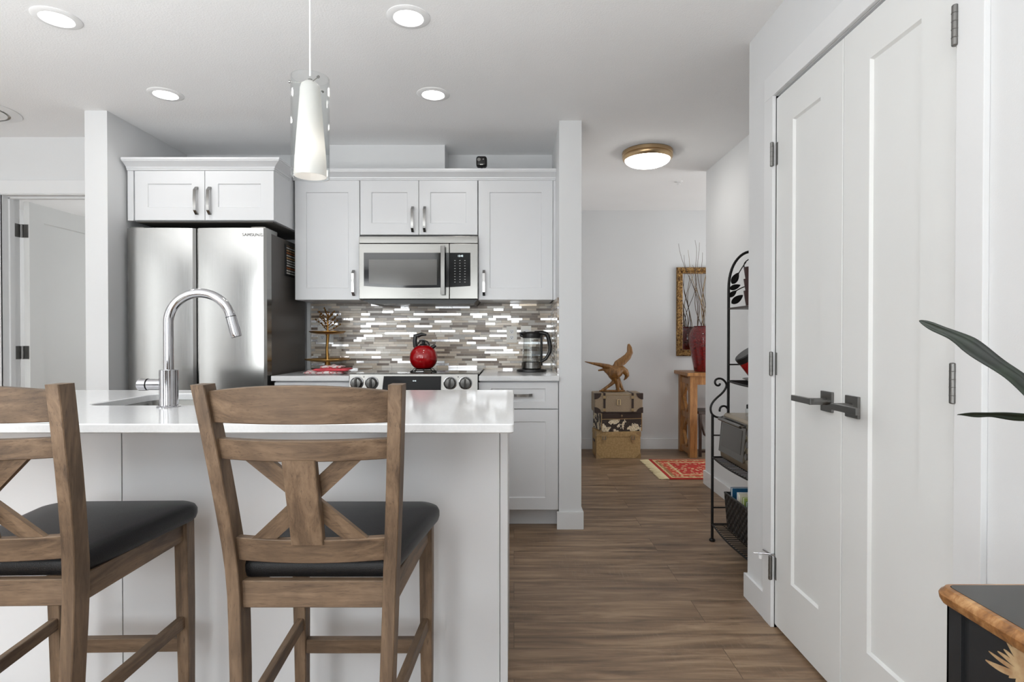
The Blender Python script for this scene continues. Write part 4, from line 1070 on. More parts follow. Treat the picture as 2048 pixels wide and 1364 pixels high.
# ---------------------------------------------------------------- hall
def canvas(name, rgb, rgb2, sc=180):
    m = NT(name); v = m.coords(); n = m.noise(v, sc, 3); n2 = m.noise(v, 6, 3)
    c = m.mix(m.math('MULTIPLY', n2, 0.4), m.ramp(n, [(0.35, lin(rgb2)), (0.65, lin(rgb))]), lin(rgb2))
    m.set(Base_Color=c, Roughness=0.65); m.bump(n, 0.3, 0.001); return m.m
M['canvas'] = canvas('tan_canvas', (170, 152, 128), (138, 120, 98))
M['tanbox'] = canvas('tan_leatherette', (186, 155, 108), (158, 128, 84), 60)
M['dark_leather'] = paint('dark_brown_leather', (52, 38, 32), 0.4, 0.15)
M['strap_brass'] = metal('pale_brass', (205, 180, 140), 0.3)
def map_mat():
    m = NT('printed_world_map'); v = m.coords()
    n = m.noise(v, 15, 3, 0.5, 0.4); n2 = m.noise(v, 90, 4, 0.7, 1.0); n3 = m.noise(v, 34, 2)
    land = m.math('GREATER_THAN', n, 0.525); coast = m.math('LESS_THAN', m.math('ABSOLUTE', m.math('SUBTRACT', n, 0.525)), 0.012)
    c = m.mix(land, m.mix(m.math('GREATER_THAN', n2, 0.60), lin((44, 34, 30)), lin((96, 84, 74))), m.mix(m.math('GREATER_THAN', n2, 0.54), lin((222, 208, 180)), lin((150, 132, 106))))
    c = m.mix(coast, c, lin((228, 216, 192)))
    m.set(Base_Color=c, Roughness=0.5); return m.m
M['map'] = map_mat()
def local_box(t, name, mat, x0, x1, y0, y1, z0, z1, bev=0.0):
    return MB().box(x0, x1, y0, y1, z0, z1, bev).build(name, mat, t, world=False)
# bottom trunk
YT1 = 5.35; xa, xb = PX(1193, YT1), PX(1281.5, YT1); w = xb - xa; h1 = PZ(863.5, YT1)
t = thing('storage_trunk', 'plain tan trunk with brass latches on the floor, lowest of the stack', 'trunk', ((xa + xb) / 2, YT1, 0), group=None)
local_box(t, 'trunk_body', 'tanbox', -w / 2, w / 2, 0, 0.27, 0, h1 * 0.80, 0.004)
local_box(t, 'lid', 'tanbox', -w / 2 - 0.002, w / 2 + 0.002, -0.002, 0.272, h1 * 0.802, h1, 0.004)
for sx_ in (-0.135, 0.135):
    m = MB(); z = h1 * 0.76
    m.prism([(sx_ - 0.022, z + 0.03), (sx_ + 0.022, z + 0.03), (sx_ + 0.026, z), (sx_ + 0.012, z - 0.02), (sx_ + 0.006, z - 0.045), (sx_ - 0.006, z - 0.045), (sx_ - 0.012, z - 0.02), (sx_ - 0.026, z)], lambda u, v, w_: Vector((u, w_, v)), -0.008, -0.001, 0.001)
    la = m.build('latch', 'strap_brass', t, world=False)
    MB().tube([(sx_ - 0.012, -0.010, z + 0.018), (sx_ - 0.014, -0.012, z - 0.01), (sx_ + 0.014, -0.012, z - 0.01), (sx_ + 0.012, -0.010, z + 0.018)], 0.003, 8).build('hasp', 'pewter', la, world=False)
for cx_, cz_ in ((-w / 2, 0), (w / 2, 0), (-w / 2, h1), (w / 2, h1)):
    s_ = 1 if cx_ < 0 else -1; q = 1 if cz_ == 0 else -1
    m = MB(); m.prism([(cx_ - s_ * 0.003, cz_), (cx_ + s_ * 0.045, cz_), (cx_ + s_ * 0.030, cz_ + q * 0.018), (cx_ + s_ * 0.014, cz_ + q * 0.032), (cx_ - s_ * 0.003, cz_ + q * 0.045)][::1], lambda u, v, w_: Vector((u, w_, v)), -0.004, 0.0)
    m.box(cx_ - 0.003 if cx_ < 0 else cx_, cx_ if cx_ < 0 else cx_ + 0.003, -0.003, 0.04, min(cz_, cz_ + q * 0.045), max(cz_, cz_ + q * 0.045))
    m.build('corner_guard', 'strap_brass', t, world=False)
local_box(t, 'side_handle', 'dark_leather', -w / 2 - 0.008, -w / 2, 0.09, 0.18, h1 * 0.55, h1 * 0.65, 0.003)
# middle trunk with the world map, turned a little
h2 = PZ(826, YT1) - h1 - 0.002
xm0, xm1 = PX(1203, YT1 - 0.01), PX(1283, YT1 + 0.06)
t = thing('map_trunk', 'dark trunk printed with a cream world map, middle of the stack', 'trunk', ((xm0 + xm1) / 2, YT1 + 0.01, h1 + 0.0005), math.radians(9))
wm = xm1 - xm0 + 0.005
local_box(t, 'trunk_body', 'map', -wm / 2, wm / 2, 0.003, 0.27, 0, h2 * 0.70, 0.003)
local_box(t, 'lid', 'dark_leather', -wm / 2, wm / 2, 0.0, 0.272, h2 * 0.70, h2, 0.004)
local_box(t, 'side_map_panel', 'map', -wm / 2 - 0.0015, -wm / 2, 0.02, 0.25, 0.01, h2 - 0.01)
m = MB()
for x in (-wm / 2, wm / 2):
    for (a, b) in ((0, 0.008),): m.box(x - 0.004, x + 0.004, -0.001, 0.006, 0, h2, 0.001)
m.box(-wm / 2, wm / 2, -0.002, 0.004, h2 * 0.66, h2 * 0.70).box(-wm / 2 - 0.003, -wm / 2, 0, 0.27, 0.0, 0.01).box(-wm / 2 - 0.003, -wm / 2, 0, 0.27, h2 - 0.008, h2)
m.build('brass_edging', 'strap_brass', t, world=False)
MB().prism([(0.012 * math.cos(a) * (1 if i % 2 == 0 else 0.3), h2 * 0.85 + 0.02 * math.sin(a) * (1 if i % 2 == 0 else 0.3)) for i, a in enumerate([k * PI / 4 for k in range(8)])], lambda u, v, w_: Vector((u, w_, v)), -0.002, 0.0).build('star_clasp', 'strap_brass', t, world=False)
# top suitcase
z2_ = h1 + 0.0005 + h2 + 0.0005; zc_top = PZ(787, YT1)
xs0, xs1 = PX(1190, YT1), PX(1286, YT1); ws = xs1 - xs0; h3 = zc_top - z2_
t = thing('canvas_suitcase', 'tan canvas suitcase with dark leather corners, top of the stack', 'suitcase', ((xs0 + xs1) / 2, YT1 + 0.005, z2_))
local_box(t, 'case_body', 'canvas', -ws / 2, ws / 2, 0.0, 0.25, 0.003, h3, 0.010)
for cx_ in (-ws / 2, ws / 2):
    for cz_ in (0.0, h3):
        s_ = 1 if cx_ < 0 else -1; q = 1 if cz_ == 0 else -1; m = MB()
        pl = [(cx_ - s_ * 0.003, cz_ + (0.001 if q > 0 else 0.002)), (cx_ + s_ * 0.06, cz_ + (0.001 if q > 0 else 0.002))] + [(cx_ + s_ * 0.06 * math.cos(a), cz_ + q * 0.055 * math.sin(a)) for a in [i * PI / 14 for i in range(1, 7)]] + [(cx_ - s_ * 0.003, cz_ + q * 0.055)]
        m.prism(pl, lambda u, v, w_: Vector((u, w_, v)), -0.004, 0.03); m.build('leather_corner', 'dark_leather', t, world=False)
local_box(t, 'bottom_welt', 'dark_leather', -ws / 2 + 0.004, ws / 2 - 0.004, -0.003, 0.253, 0.0, 0.012, 0.003)
for x in (-0.135, 0.13):
    st_ = local_box(t, 'strap', 'dark_leather', x - 0.010, x + 0.010, -0.005, 0.25, 0.006, h3 + 0.003, 0.002)
    for zz in (0.03, h3 - 0.035): local_box(st_, 'buckle', 'strap_brass', x - 0.013, x + 0.013, -0.010, -0.004, zz - 0.014, zz + 0.014, 0.002)
m = MB().tube([(-0.013, -0.006, h3 * 0.68), (-0.013, -0.008, h3 * 0.42), (0.013, -0.008, h3 * 0.42), (0.013, -0.006, h3 * 0.68), (-0.013, -0.006, h3 * 0.68)], 0.004, 8)
m.build('lock', 'strap_brass', t, world=False)
local_box(t, 'lid_seam', 'strap_brass', -ws / 2 + 0.05, ws / 2 - 0.09, -0.002, 0.002, h3 - 0.016, h3 - 0.012)

# eagle sculpture
YEg = 5.47
e = lambda px, py, dy=0.0: P(px, py, YEg + dy)
M['carved'] = wood('carved_golden_wood', 'z', (132, 90, 42), (84, 54, 24), (166, 124, 68), 0.38, 1.5, 0.4)
m = MB()
U = 1 / F_PX * YEg
m.tube([e(1209, 742), e(1216, 743), e(1224, 747), e(1232, 748), e(1240, 744), e(1246, 742), e(1251, 746), e(1253, 752)], [4 * U, 8 * U, 13 * U, 13.5 * U, 10 * U, 7.5 * U, 6.5 * U, 4 * U], 18)
m.tube([e(1252, 748), e(1254, 754), e(1251, 759), e(1247, 763)], [6 * U, 4.5 * U, 2.6 * U, 0.8 * U], 12)
m.tube([e(1226, 752), e(1232, 762), e(1234, 768)], [10 * U, 7 * U, 5 * U], 14)
# wings: flattened tubes
m.tube([e(1169, 725.5, -0.02), e(1182, 728.5, -0.02), e(1200, 732, -0.01), e(1216, 736, 0.0), e(1233, 741, 0.02), e(1240, 744, 0.02)], [1.2 * U, 3.5 * U, 6.5 * U, 9 * U, 8 * U, 4 * U], 16, flat=((0.25, 0, 1), 0.62))
m.tube([e(1257, 690, 0.05), e(1259, 698, 0.05), e(1260, 707, 0.05), e(1255, 716, 0.04), e(1246, 724, 0.03), e(1236, 731, 0.02), e(1230, 742, 0.01)], [2.5 * U, 5.5 * U, 6.5 * U, 7.5 * U, 8.5 * U, 9 * U, 8 * U], 16, flat=((0, 1, 0), 0.35))
m.tube([e(1196, 743.5), e(1206, 741.5), e(1216, 741)], [1.6 * U, 2.6 * U, 5 * U], 10)
gy = 785.3
m.tube([e(1233, 760), e(1222, 771), e(1212, 778), e(1203, gy - 1.5)], [5 * U, 3.6 * U, 3.0 * U, 2.6 * U], 12)
m.tube([e(1233, 762), e(1235, 773), e(1236, gy - 1.5)], [5 * U, 4.4 * U, 3.4 * U], 12)
m.tube([e(1234, 755, 0.02), e(1240, 770, 0.03), e(1246, gy - 2, 0.03)], [5 * U, 3.6 * U, 3.0 * U], 12)
m.tube([e(1198, gy - 1.0), e(1212, gy - 1.2), e(1232, gy - 1.0), e(1250, gy - 1.4)], [1.6 * U, 2.2 * U, 2.6 * U, 2.0 * U], 10)
eg = m.build('eagle_sculpture', 'carved', None)
tag(eg, 'golden carved wooden eagle with raised wings standing on the suitcase', 'sculpture')
rm = eg.modifiers.new('union', 'REMESH'); rm.mode = 'VOXEL'; rm.voxel_size = 0.0042; rm.use_smooth_shade = True
sm = eg.modifiers.new('soften', 'SMOOTH'); sm.iterations = 4
zoff = (z2_ + h3) - min((v.co.z for v in eg.data.vertices)) + 0.0005
eg.location.z += zoff

# console table
xl = 1.657; yf, yb_ = 5.36, 5.745; ztp = 0.805; xr = 2.75
t = thing('console_table', 'honey oak console table with crossed side panels against the hall wall', 'table', ((xl + xr) / 2, (yf + yb_) / 2, 0))
MB().box(xl - 0.035, xr + 0.035, yf - 0.03, 5.78, ztp - 0.032, ztp, 0.004).build('table_top', 'oak_z', t)
for x0 in (xl, xr - 0.07):
    for y0 in (yf, yb_ - 0.065): MB().box(x0, x0 + 0.07, y0, y0 + 0.065, 0, ztp - 0.034, 0.003).build('leg', 'oak_z', t)
    ya, yb2 = yf + 0.065, yb_ - 0.065
    m = MB()
    for z in (0.02, 0.36, 0.69): m.box(x0 + 0.012, x0 + 0.058, ya, yb2, z, z + 0.055, 0.002)
    for za, zb2 in ((0.075, 0.36), (0.415, 0.69)):
        ym = (ya + yb2) / 2; zm = (za + zb2) / 2
        for A, B_ in (((ya, zm), (ym, zb2)), ((ym, zb2), (yb2, zm)), ((yb2, zm), (ym, za)), ((ym, za), (ya, zm))):
            m.sweep_rect([(x0 + 0.035, A[0], A[1]), (x0 + 0.035, B_[0], B_[1])], (0.014, 0, 0), Vector((0, 0.009, 0.009 * (1 if (B_[1] - A[1]) * (B_[0] - A[0]) < 0 else -1))) )
    m.build('side_lattice', 'oak_z', t)
m = MB().box(xl + 0.07, xr - 0.07, yf + 0.01, yf + 0.035, ztp - 0.115, ztp - 0.034, 0.002); m.build('front_apron', 'oak_z', t)
MB().box(xl + 0.07, xr - 0.07, yb_ - 0.035, yb_ - 0.01, ztp - 0.115, ztp - 0.034, 0.002).build('rear_apron', 'oak_z', t)

# dark folding-frame stool under the console
M['dark_wood'] = wood('dark_walnut', 'z', (58, 44, 38), (36, 28, 25), (78, 60, 50), 0.4)
kx0, kx1, ky0, ky1, kh = PX(1398, 5.42), 2.25, 5.40, 5.66, PZ(822, 5.42)
t = thing('side_bench', 'dark wooden bench with curved braces tucked under the console table', 'bench', ((kx0 + kx1) / 2, 5.53, 0))
MB().box(kx0 - 0.01, kx1 + 0.01, ky0, ky1, kh - 0.03, kh, 0.006).build('seat', 'dark_wood', t)
for x in (kx0 + 0.012, kx1 - 0.012):
    for y in (ky0 + 0.015, ky1 - 0.015): MB().box(x - 0.012, x + 0.012, y - 0.012, y + 0.012, 0, kh - 0.03, 0.002).build('leg', 'dark_wood', t)
m = MB().tube([(kx0 + 0.02, ky0 + 0.015, kh - 0.10), (kx0 + 0.05, ky0 + 0.015, kh - 0.22), (kx0 + 0.16, ky0 + 0.015, kh - 0.31), (kx1 - 0.16, ky0 + 0.015, kh - 0.31), (kx1 - 0.05, ky0 + 0.015, kh - 0.22), (kx1 - 0.02, ky0 + 0.015, kh - 0.10)], 0.011, 10)
m.box(kx0 + 0.02, kx1 - 0.02, ky0 + 0.008, ky0 + 0.022, 0.04, 0.062, 0.002)
m.build('curved_brace', 'dark_wood', t)

# red vase with branches
YV = 5.53; vx = PX(1409, YV); zv = ztp + 0.0005; k = YV / F_PX
zt2 = PZ(652, YV) - zv
def vase_mat():
    m = NT('oxblood_glaze'); n = m.noise(m.coords((1, 1, 1)), 42, 3, 0.5, 1.2); sp = m.node('ShaderNodeSeparateXYZ'); m.link(m.coords(), sp.inputs[0])
    m.set(Base_Color=m.ramp(n, [(0.35, lin((74, 5, 8))), (0.6, lin((122, 9, 13)))]), Roughness=0.14); m.b.inputs['Coat Weight'].default_value = 0.5
    relief = m.math('MULTIPLY', n, m.math('GREATER_THAN', sp.outputs['Z'], zt2 * 0.55)); m.bump(relief, 1.0, 0.02); return m.m
M['vase'] = vase_mat()
t = thing('floor_vase', 'tall dark red glazed vase on the console table', 'vase', (vx, YV, zv))
R_ = 31 * k
MB().lathe([(0, 0.0), (R_ * 0.60, 0), (R_ * 0.64, 0.004), (R_ * 0.80, zt2 * 0.30), (R_ * 0.95, zt2 * 0.56), (R_, zt2 * 0.72), (R_ * 0.95, zt2 * 0.84), (R_ * 0.78, zt2 * 0.94), (R_ * 0.66, zt2 * 0.98), (R_ * 0.68, zt2), (R_ * 0.62, zt2), (R_ * 0.60, zt2 * 0.95), (R_ * 0.7, zt2 * 0.7), (R_ * 0.5, 0.02), (0, 0.015)], (vx, YV, zv), 56).build('vase_body', 'vase', t)
M['twig'] = paint('willow_twig', (86, 66, 48), 0.7, 0.15)
M['twig_pale'] = paint('pale_twig', (150, 126, 92), 0.75, 0.1)
random.seed(11)
br = thing('willow_branches', 'bare curly willow branches standing in the red vase', 'branches', (vx, YV, zv + 0.03))
tips = [(1357, 487), (1376, 500), (1390, 480), (1399, 485), (1412, 490), (1368, 510), (1405, 505), (1420, 500), (1430, 520), (1385, 530)]
for i, (px, py) in enumerate(tips):
    p0 = Vector((vx + random.uniform(-0.035, 0.03), YV + random.uniform(-0.03, 0.03), zv + 0.05)); p1 = P(px, py, YV - 0.02 + random.uniform(-0.05, 0.05))
    pts = []; N = 16; ph = random.uniform(0, 6); am = random.uniform(0.022, 0.042)
    for j in range(N + 1):
        u = j / N; w_ = am * math.sin(PI * u) ** 0.5
        q = p0.lerp(p1, u); q.x = p0.x + (p1.x - p0.x) * u ** 1.6
        pts.append(q + Vector((w_ * math.sin(9 * u + ph), w_ * math.cos(8 * u + ph) * 0.6, 0)))
    dark = i % 3 != 1
    MB().tube(pts, [0.0055 * (1 - 0.75 * j / N) for j in range(N + 1)], 7).build('branch', 'twig' if dark else 'twig_pale', br)

# gilt mirror
YMi = 5.795
mx0, mx1, mz0_, mz1_ = PX(1352, YMi), PX(1352, YMi) + 0.62, PZ(712, YMi), PZ(535, YMi)
t = thing('gilt_mirror', 'rectangular mirror in an ornate gold frame on the hall wall', 'mirror', ((mx0 + mx1) / 2, YMi, mz0_))
def gilt():
    m = NT('gilt_plaster'); v = m.coords(); n = m.noise(v, 70, 3, 0.6, 1.0)
    m.set(Base_Color=m.ramp(n, [(0.38, lin((70, 44, 20))), (0.52, lin((140, 102, 52))), (0.68, lin((206, 170, 108)))]), Roughness=0.35, Metallic=0.5); m.bump(n, 1.0, 0.008); return m.m
M['gilt'] = gilt()
prof = [(0, 0.0), (0, 0.022), (0.012, 0.034), (0.034, 0.030), (0.044, 0.018), (0.052, 0.020), (0.058, 0.022), (0.066, 0.010), (0.066, 0.0)]
V = []; F = []; n = len(prof)
for (cx_, cz_, dx, dz) in ((mx0, mz0_, 1, 1), (mx1, mz0_, -1, 1), (mx1, mz1_, -1, -1), (mx0, mz1_, 1, -1)):
    for a, b in prof: V.append((cx_ + dx * a, YMi - b, cz_ + dz * a))
for c in range(4):
    for q in range(n - 1): a = c * n + q; b = ((c + 1) % 4) * n + q; F.append((a, b, b + 1, a + 1))
MB().add(V, F).build('frame', 'gilt', t)
m = NT('mirror_silver'); m.set(Metallic=1.0, Base_Color=g3(0.9), Roughness=0.01); M['mirror'] = m.m
MB().box(mx0 + 0.05, mx1 - 0.05, YMi - 0.008, YMi, mz0_ + 0.05, mz1_ - 0.05).build('mirror_glass', 'mirror', t)

# rug
def rug_mat(x0, x1, y0, y1):
    m = NT('persian_rug'); sp = m.node('ShaderNodeSeparateXYZ'); tc = m.node('ShaderNodeTexCoord'); m.link(tc.outputs['Object'], sp.inputs[0])
    dx = m.math('MINIMUM', m.math('SUBTRACT', sp.outputs['X'], x0), m.math('SUBTRACT', x1, sp.outputs['X']))
    dy = m.math('MINIMUM', m.math('SUBTRACT', sp.outputs['Y'], y0), m.math('SUBTRACT', y1, sp.outputs['Y']))
    d = m.math('MINIMUM', dx, dy)
    bands = m.ramp(m.math('MULTIPLY', d, 2.5), [(0, lin((176, 44, 34))), (0.06, lin((206, 176, 128))), (0.10, lin((150, 112, 70))), (0.17, lin((188, 74, 52))), (0.32, lin((206, 180, 132))), (0.37, lin((176, 44, 36)))], 'CONSTANT')
    v = m.coords(); vo = m.node('ShaderNodeTexVoronoi'); m.link(v, vo.inputs['Vector']); vo.inputs['Scale'].default_value = 26; vo.feature = 'F1'
    vo2 = m.node('ShaderNodeTexVoronoi'); m.link(v, vo2.inputs['Vector']); vo2.inputs['Scale'].default_value = 60
    k1 = m.math('LESS_THAN', vo.outputs['Distance'], 0.34); k2 = m.math('LESS_THAN', vo2.outputs['Distance'], 0.26)
    c = m.mix(m.math('MULTIPLY', k1, 0.85), bands, lin((214, 190, 146))); c = m.mix(m.math('MULTIPLY', k2, 0.75), c, lin((122, 92, 56)))
    edge = m.math('LESS_THAN', d, 0.022); c = m.mix(edge, c, lin((170, 38, 30)))
    m.set(Base_Color=c, Roughness=1.0); m.bump(m.noise(v, 500, 2), 0.6, 0.002); return m.m
rxa, rxb, rya, ryb = 1.245, 2.45, 4.555, 5.27
rug = thing('persian_rug', 'small red patterned rug with cream fringe on the hall floor', 'rug', (0, 0, 0))
M['rug'] = rug_mat(rxa, rxb, rya, ryb)
MB().box(rxa, rxb, rya, ryb, 0.0004, 0.009, 0.002).build('rug_pile', 'rug', rug)
M['fringe'] = paint('cream_fringe', (216, 200, 160), 0.95, 0.08, 0.6, 250)
random.seed(2); m = MB()
for side, s in ((rxa, -1), (rxb, 1)):
    for i in range(150):
        y = rya + (ryb - rya) * (i + 0.5) / 150; L = 0.078 + random.uniform(-0.012, 0.008); j = random.uniform(-0.006, 0.006)
        m.tube([(side - s * 0.001, y, 0.005), (side + s * L * 0.4, y + j, 0.0065), (side + s * L, y + 2 * j, 0.003)], [0.0024, 0.0028, 0.0016], 5)
fr = m.build('fringe', 'fringe', rug); fr['kind'] = 'stuff'

# ---------------------------------------------------------------- baker's rack in the alcove
YR1, YR0 = 3.19, 2.60
q = lambda px, py: P(px, py, YR1)
xf = PX(1425.5, YR1); xu = PX(1457, YR1); xbk = 1.458
t = thing('bakers_rack', 'black wrought iron rack with leaf-pattern arch and scroll against the alcove wall', 'rack', ((xf + xbk) / 2, 2.9, 0))
r1 = 0.0075
zs_top = PZ(617, YR1); zarch = 1.41; zapex = PZ(503, YR1)
levels_ = {'low': PZ(1048, YR1), 'mid': PZ(914, YR1), 'up': PZ(762, YR1), 'top': zs_top}
zfp = PZ(829, YR1)
for yy in (YR1, YR0):
    m = MB()
    m.tube([(xf, yy, 0.012), (xf, yy, zfp)], r1, 12); m.lathe([(0, 0), (0.016, 0), (0.017, 0.008), (0.012, 0.014), (0, 0.016)], (xf, yy, 0), 14)
    m.build('front_post', 'black_metal', t)
    # upper frame: post, arch, rear post to the floor
    pts = [(xu, yy, levels_['mid'] + 0.05), (xu, yy, zs_top), (xu, yy, zarch)]
    cxx_ = (xu + xbk) / 2; ra = (xbk - xu) / 2
    for i in range(1, 25):
        a = PI - PI * i / 24; pts.append((cxx_ + ra * math.cos(a), yy, zarch + (zapex - zarch) * math.sin(a) ** 0.9))
    pts += [(xbk, yy, zs_top), (xbk, yy, 0.012)]
    MB().tube(pts, r1, 12).build('arched_frame', 'black_metal', t)
    m = MB()
    for z, x0 in ((PZ(1015, YR1), xf), (PZ(870.5, YR1), xf), (PZ(729, YR1), xu)): m.tube([(x0, yy, z), (xbk, yy, z)], 0.0042, 8)
    m.build('side_rail', 'black_metal', t)
    S_ = [(1440, 766.5), (1439.5, 770), (1436, 771.5), (1432, 770), (1429.5, 765), (1431, 759.5), (1437, 756.5), (1445, 758), (1451, 764), (1453.5, 770), (1451, 778), (1444, 787), (1433, 796), (1424, 806), (1420.5, 817), (1423, 828), (1431, 834), (1440, 835.5), (1449, 834), (1455, 828), (1457, 820), (1453, 813.5), (1447, 811.5), (1441, 814), (1439, 820), (1439.5, 823)]
    pts = [Vector((P(a, b, YR1).x, yy, P(a, b, YR1).z)) for a, b in S_]
    def smooth(p, it=2):
        for _ in range(it):
            o = [p[0]]
            for a, b in zip(p, p[1:]): o += [a * 0.75 + b * 0.25, a * 0.25 + b * 0.75]
            p = o + [p[-1]]
        return p
    MB().tube(smooth(pts), 0.0058, 10).build('scroll', 'black_metal', t)
    # leaf panel inside the arch
    m = MB()
    def leaf(pc, px1, px2, wd):
        a = P(*px1, YR1); b = P(*px2, YR1); a.y = b.y = yy; d = b - a; nr = Vector((-d.z, 0, d.x)).normalized(); N = 12; V = []; F = []
        for s_ in (-0.0018, 0.0018):
            for i in range(N + 1):
                u = i / N; w_ = wd * (math.sin(PI * u ** 0.8)) ** 0.75
                V += [a + d * u + nr * w_ + Vector((0, s_, 0)), a + d * u - nr * w_ + Vector((0, s_, 0))]
        K = 2 * (N + 1)
        for i in range(N):
            j = 2 * i; F += [(j, j + 1, j + 3, j + 2), (K + j, K + j + 2, K + j + 3, K + j + 1), (j, j + 2, K + j + 2, K + j), (j + 1, K + j + 1, K + j + 3, j + 3)]
        m.add(V, F)
    leaf(0, (1464, 568), (1477, 545), 0.019); leaf(0, (1459, 578), (1481, 570), 0.015); leaf(0, (1458, 594), (1473, 581), 0.014); leaf(0, (1463, 607), (1486, 590), 0.019)
    leaf(0, (1540, 568), (1527, 545), 0.019); leaf(0, (1545, 590), (1522, 578), 0.017)
    m.build('iron_leaves', 'black_metal', t)
    m = MB()
    for L in ([(1457, 588), (1470, 583), (1480, 577), (1490, 573), (1503, 572)], [(1470, 561), (1478, 545), (1487, 531), (1492, 524)], [(1497, 519), (1489, 525), (1487.5, 533), (1491, 541), (1499, 545), (1512, 541), (1515, 530), (1508, 520), (1497, 519)], [(1503, 572), (1520, 580), (1544, 588)]):
        pp = [Vector((P(a, b, YR1).x, yy, P(a, b, YR1).z)) for a, b in L]; m.tube(smooth(pp), 0.003, 8)
    m.build('iron_vine', 'black_metal', t)
def shelf(z, x0, bow, name, lattice=True):
    m = MB(); n = 14; fr_pts = []
    for i in range(n + 1):
        u = i / n; fr_pts.append((x0 - bow * math.sin(PI * u), YR1 + (YR0 - YR1) * u, z))
    m.tube(fr_pts + [(xbk, YR0, z), (xbk, YR1, z), (x0, YR1, z)], 0.005, 8)
    for k in range(1, 22):
        y = YR1 + (YR0 - YR1) * k / 22; u = k / 22; m.tube([(x0 - bow * math.sin(PI * u), y, z), (xbk, y, z)], 0.0024, 6)
    for k in range(1, 6): m.tube([(x0 + (xbk - x0) * k / 6, YR0, z - 0.003), (x0 + (xbk - x0) * k / 6, YR1, z - 0.003)], 0.0024, 6)
    return m.build(name, 'black_metal', t)
shelf(levels_['low'], xf, 0.02, 'wire_shelf'); shelf(levels_['mid'], xf, 0.02, 'wire_shelf'); shelf(levels_['up'], xu, 0.03, 'wire_shelf')
MB().box(xu, xbk, YR0, YR1, zs_top - 0.006, zs_top + 0.004, 0.002).build('top_shelf', M['dark_wood'], t)

# stacked dark cups on the top shelf
cx0, cy0 = PX(1503, 3.10), 3.10
for i in range(3):
    zz = zs_top + 0.0045 + i * 0.064
    c = MB().lathe([(0, 0), (0.028, 0), (0.033, 0.03), (0.042, 0.088), (0.039, 0.088), (0.030, 0.03), (0.026, 0.006), (0, 0.006)], (cx0, cy0, zz), 28)
    M.setdefault('cup', paint('dark_stoneware', (66, 44, 42), 0.35, 0.15))
    tag(c.build('stacked_cup', 'cup'), ['dark stoneware cup on the rack top, lowest of the nested stack', 'dark stoneware cup in the middle of the nested stack on the rack', 'dark stoneware cup topmost of the nested stack on the rack'][i], 'cup', 'nested cups on the top rack shelf')
# tilted red tin on the upper shelf
zu = levels_['up'] + 0.005
t2 = thing('round_tin', 'red round tin with a black rim leaning on the upper rack shelf', 'tin', (PX(1506, 3.05), 3.05, zu))
mt = Matrix.Translation((PX(1507, 3.05), 3.05, zu + 0.098)) @ Matrix.Rotation(math.radians(-38), 4, 'Y')
def xf_mb(mb, mat): mb.v = [mat @ v for v in mb.v]; return mb
xf_mb(MB().lathe([(0, -0.055), (0.058, -0.055), (0.06, -0.05), (0.06, 0.045), (0.058, 0.047), (0, 0.047)], (0, 0, 0), 36), mt).build('tin_body', 'red_enamel', t2)
xf_mb(MB().lathe([(0, 0.075), (0.058, 0.075), (0.063, 0.070), (0.063, 0.042), (0.0605, 0.040)], (0, 0, 0), 36), mt).build('tin_lid', 'black_plastic', t2)
# small dark dish on the same shelf
dsh = MB().lathe([(0, 0), (0.035, 0), (0.07, 0.014), (0.068, 0.017), (0.034, 0.005), (0, 0.005)], (PX(1509, 3.12), 3.10, zu), 30).build('shallow_dish', 'pewter', None)
tag(dsh, 'small grey metal dish on the upper rack shelf', 'dish')

# toaster oven
zm = levels_['mid'] + 0.005
oy1, oy0 = 3.125, 2.70; ox = 1.135; oxb = 1.43; oh = 0.252
t = thing('toaster_oven', 'silver and beige toaster oven with glass door on the middle rack shelf', 'oven', (ox + 0.14, 2.9, zm))
M['champagne'] = metal('champagne_metal', (178, 166, 146), 0.32, 'x')
tp = [(ox, zm + 0.014), (ox - 0.004, zm + 0.05), (ox + 0.014, zm + oh - 0.012), (ox + 0.026, zm + oh), (oxb, zm + oh), (oxb, zm + 0.014)]
MB().prism(tp, lambda u, v, w: Vector((u, w, v)), oy0, oy1, 0.003).build('oven_body', 'champagne', t)
m = MB()
for y in (oy0 + 0.03, oy1 - 0.03):
    for x in (ox + 0.03, oxb - 0.03): m.box(x - 0.012, x + 0.012, y - 0.012, y + 0.012, zm, zm + 0.015)
m.build('feet', 'black_plastic', t)
def fo(u, v, w):  # oven face: u along Y, v 0..1 up the sloped face, w outwards
    a = Vector((ox - 0.004, 0, zm + 0.05)); b = Vector((ox + 0.014, 0, zm + oh - 0.012)); d = b - a; p = a + d * v; nr = Vector((-d.z, 0, d.x)).normalized()
    return Vector((p.x, u, p.z)) + nr * w
yd = oy0 + 0.09
MB().prism([(yd, -0.02), (oy1 - 0.004, -0.02), (oy1 - 0.004, 0.98), (yd, 0.98)], fo, 0.0005, 0.010, 0.002).build('door', 'steel', t)
M['oven_glass'] = paint('tinted_oven_glass', (62, 58, 52), 0.05)
MB().prism([(yd + 0.035, 0.16), (oy1 - 0.04, 0.16), (oy1 - 0.04, 0.80), (yd + 0.035, 0.80)], fo, 0.009, 0.0115, 0.001).build('door_glass', 'oven_glass', t)
m = MB().tube([fo(yd + 0.02, 0.90, 0.028), fo(oy1 - 0.02, 0.90, 0.028)], 0.009, 12)
for y in (yd + 0.03, oy1 - 0.03): m.tube([fo(y, 0.90, 0.008), fo(y, 0.90, 0.028)], 0.006, 8)
m.build('door_handle', 'steel', t)
for v in (0.2, 0.5, 0.8): xk = fo(oy0 + 0.045, v, 0); MB().tube([fo(oy0 + 0.045, v, 0.0005), fo(oy0 + 0.045, v, 0.018)], 0.016, 20).build('control_knob', 'pewter', t)
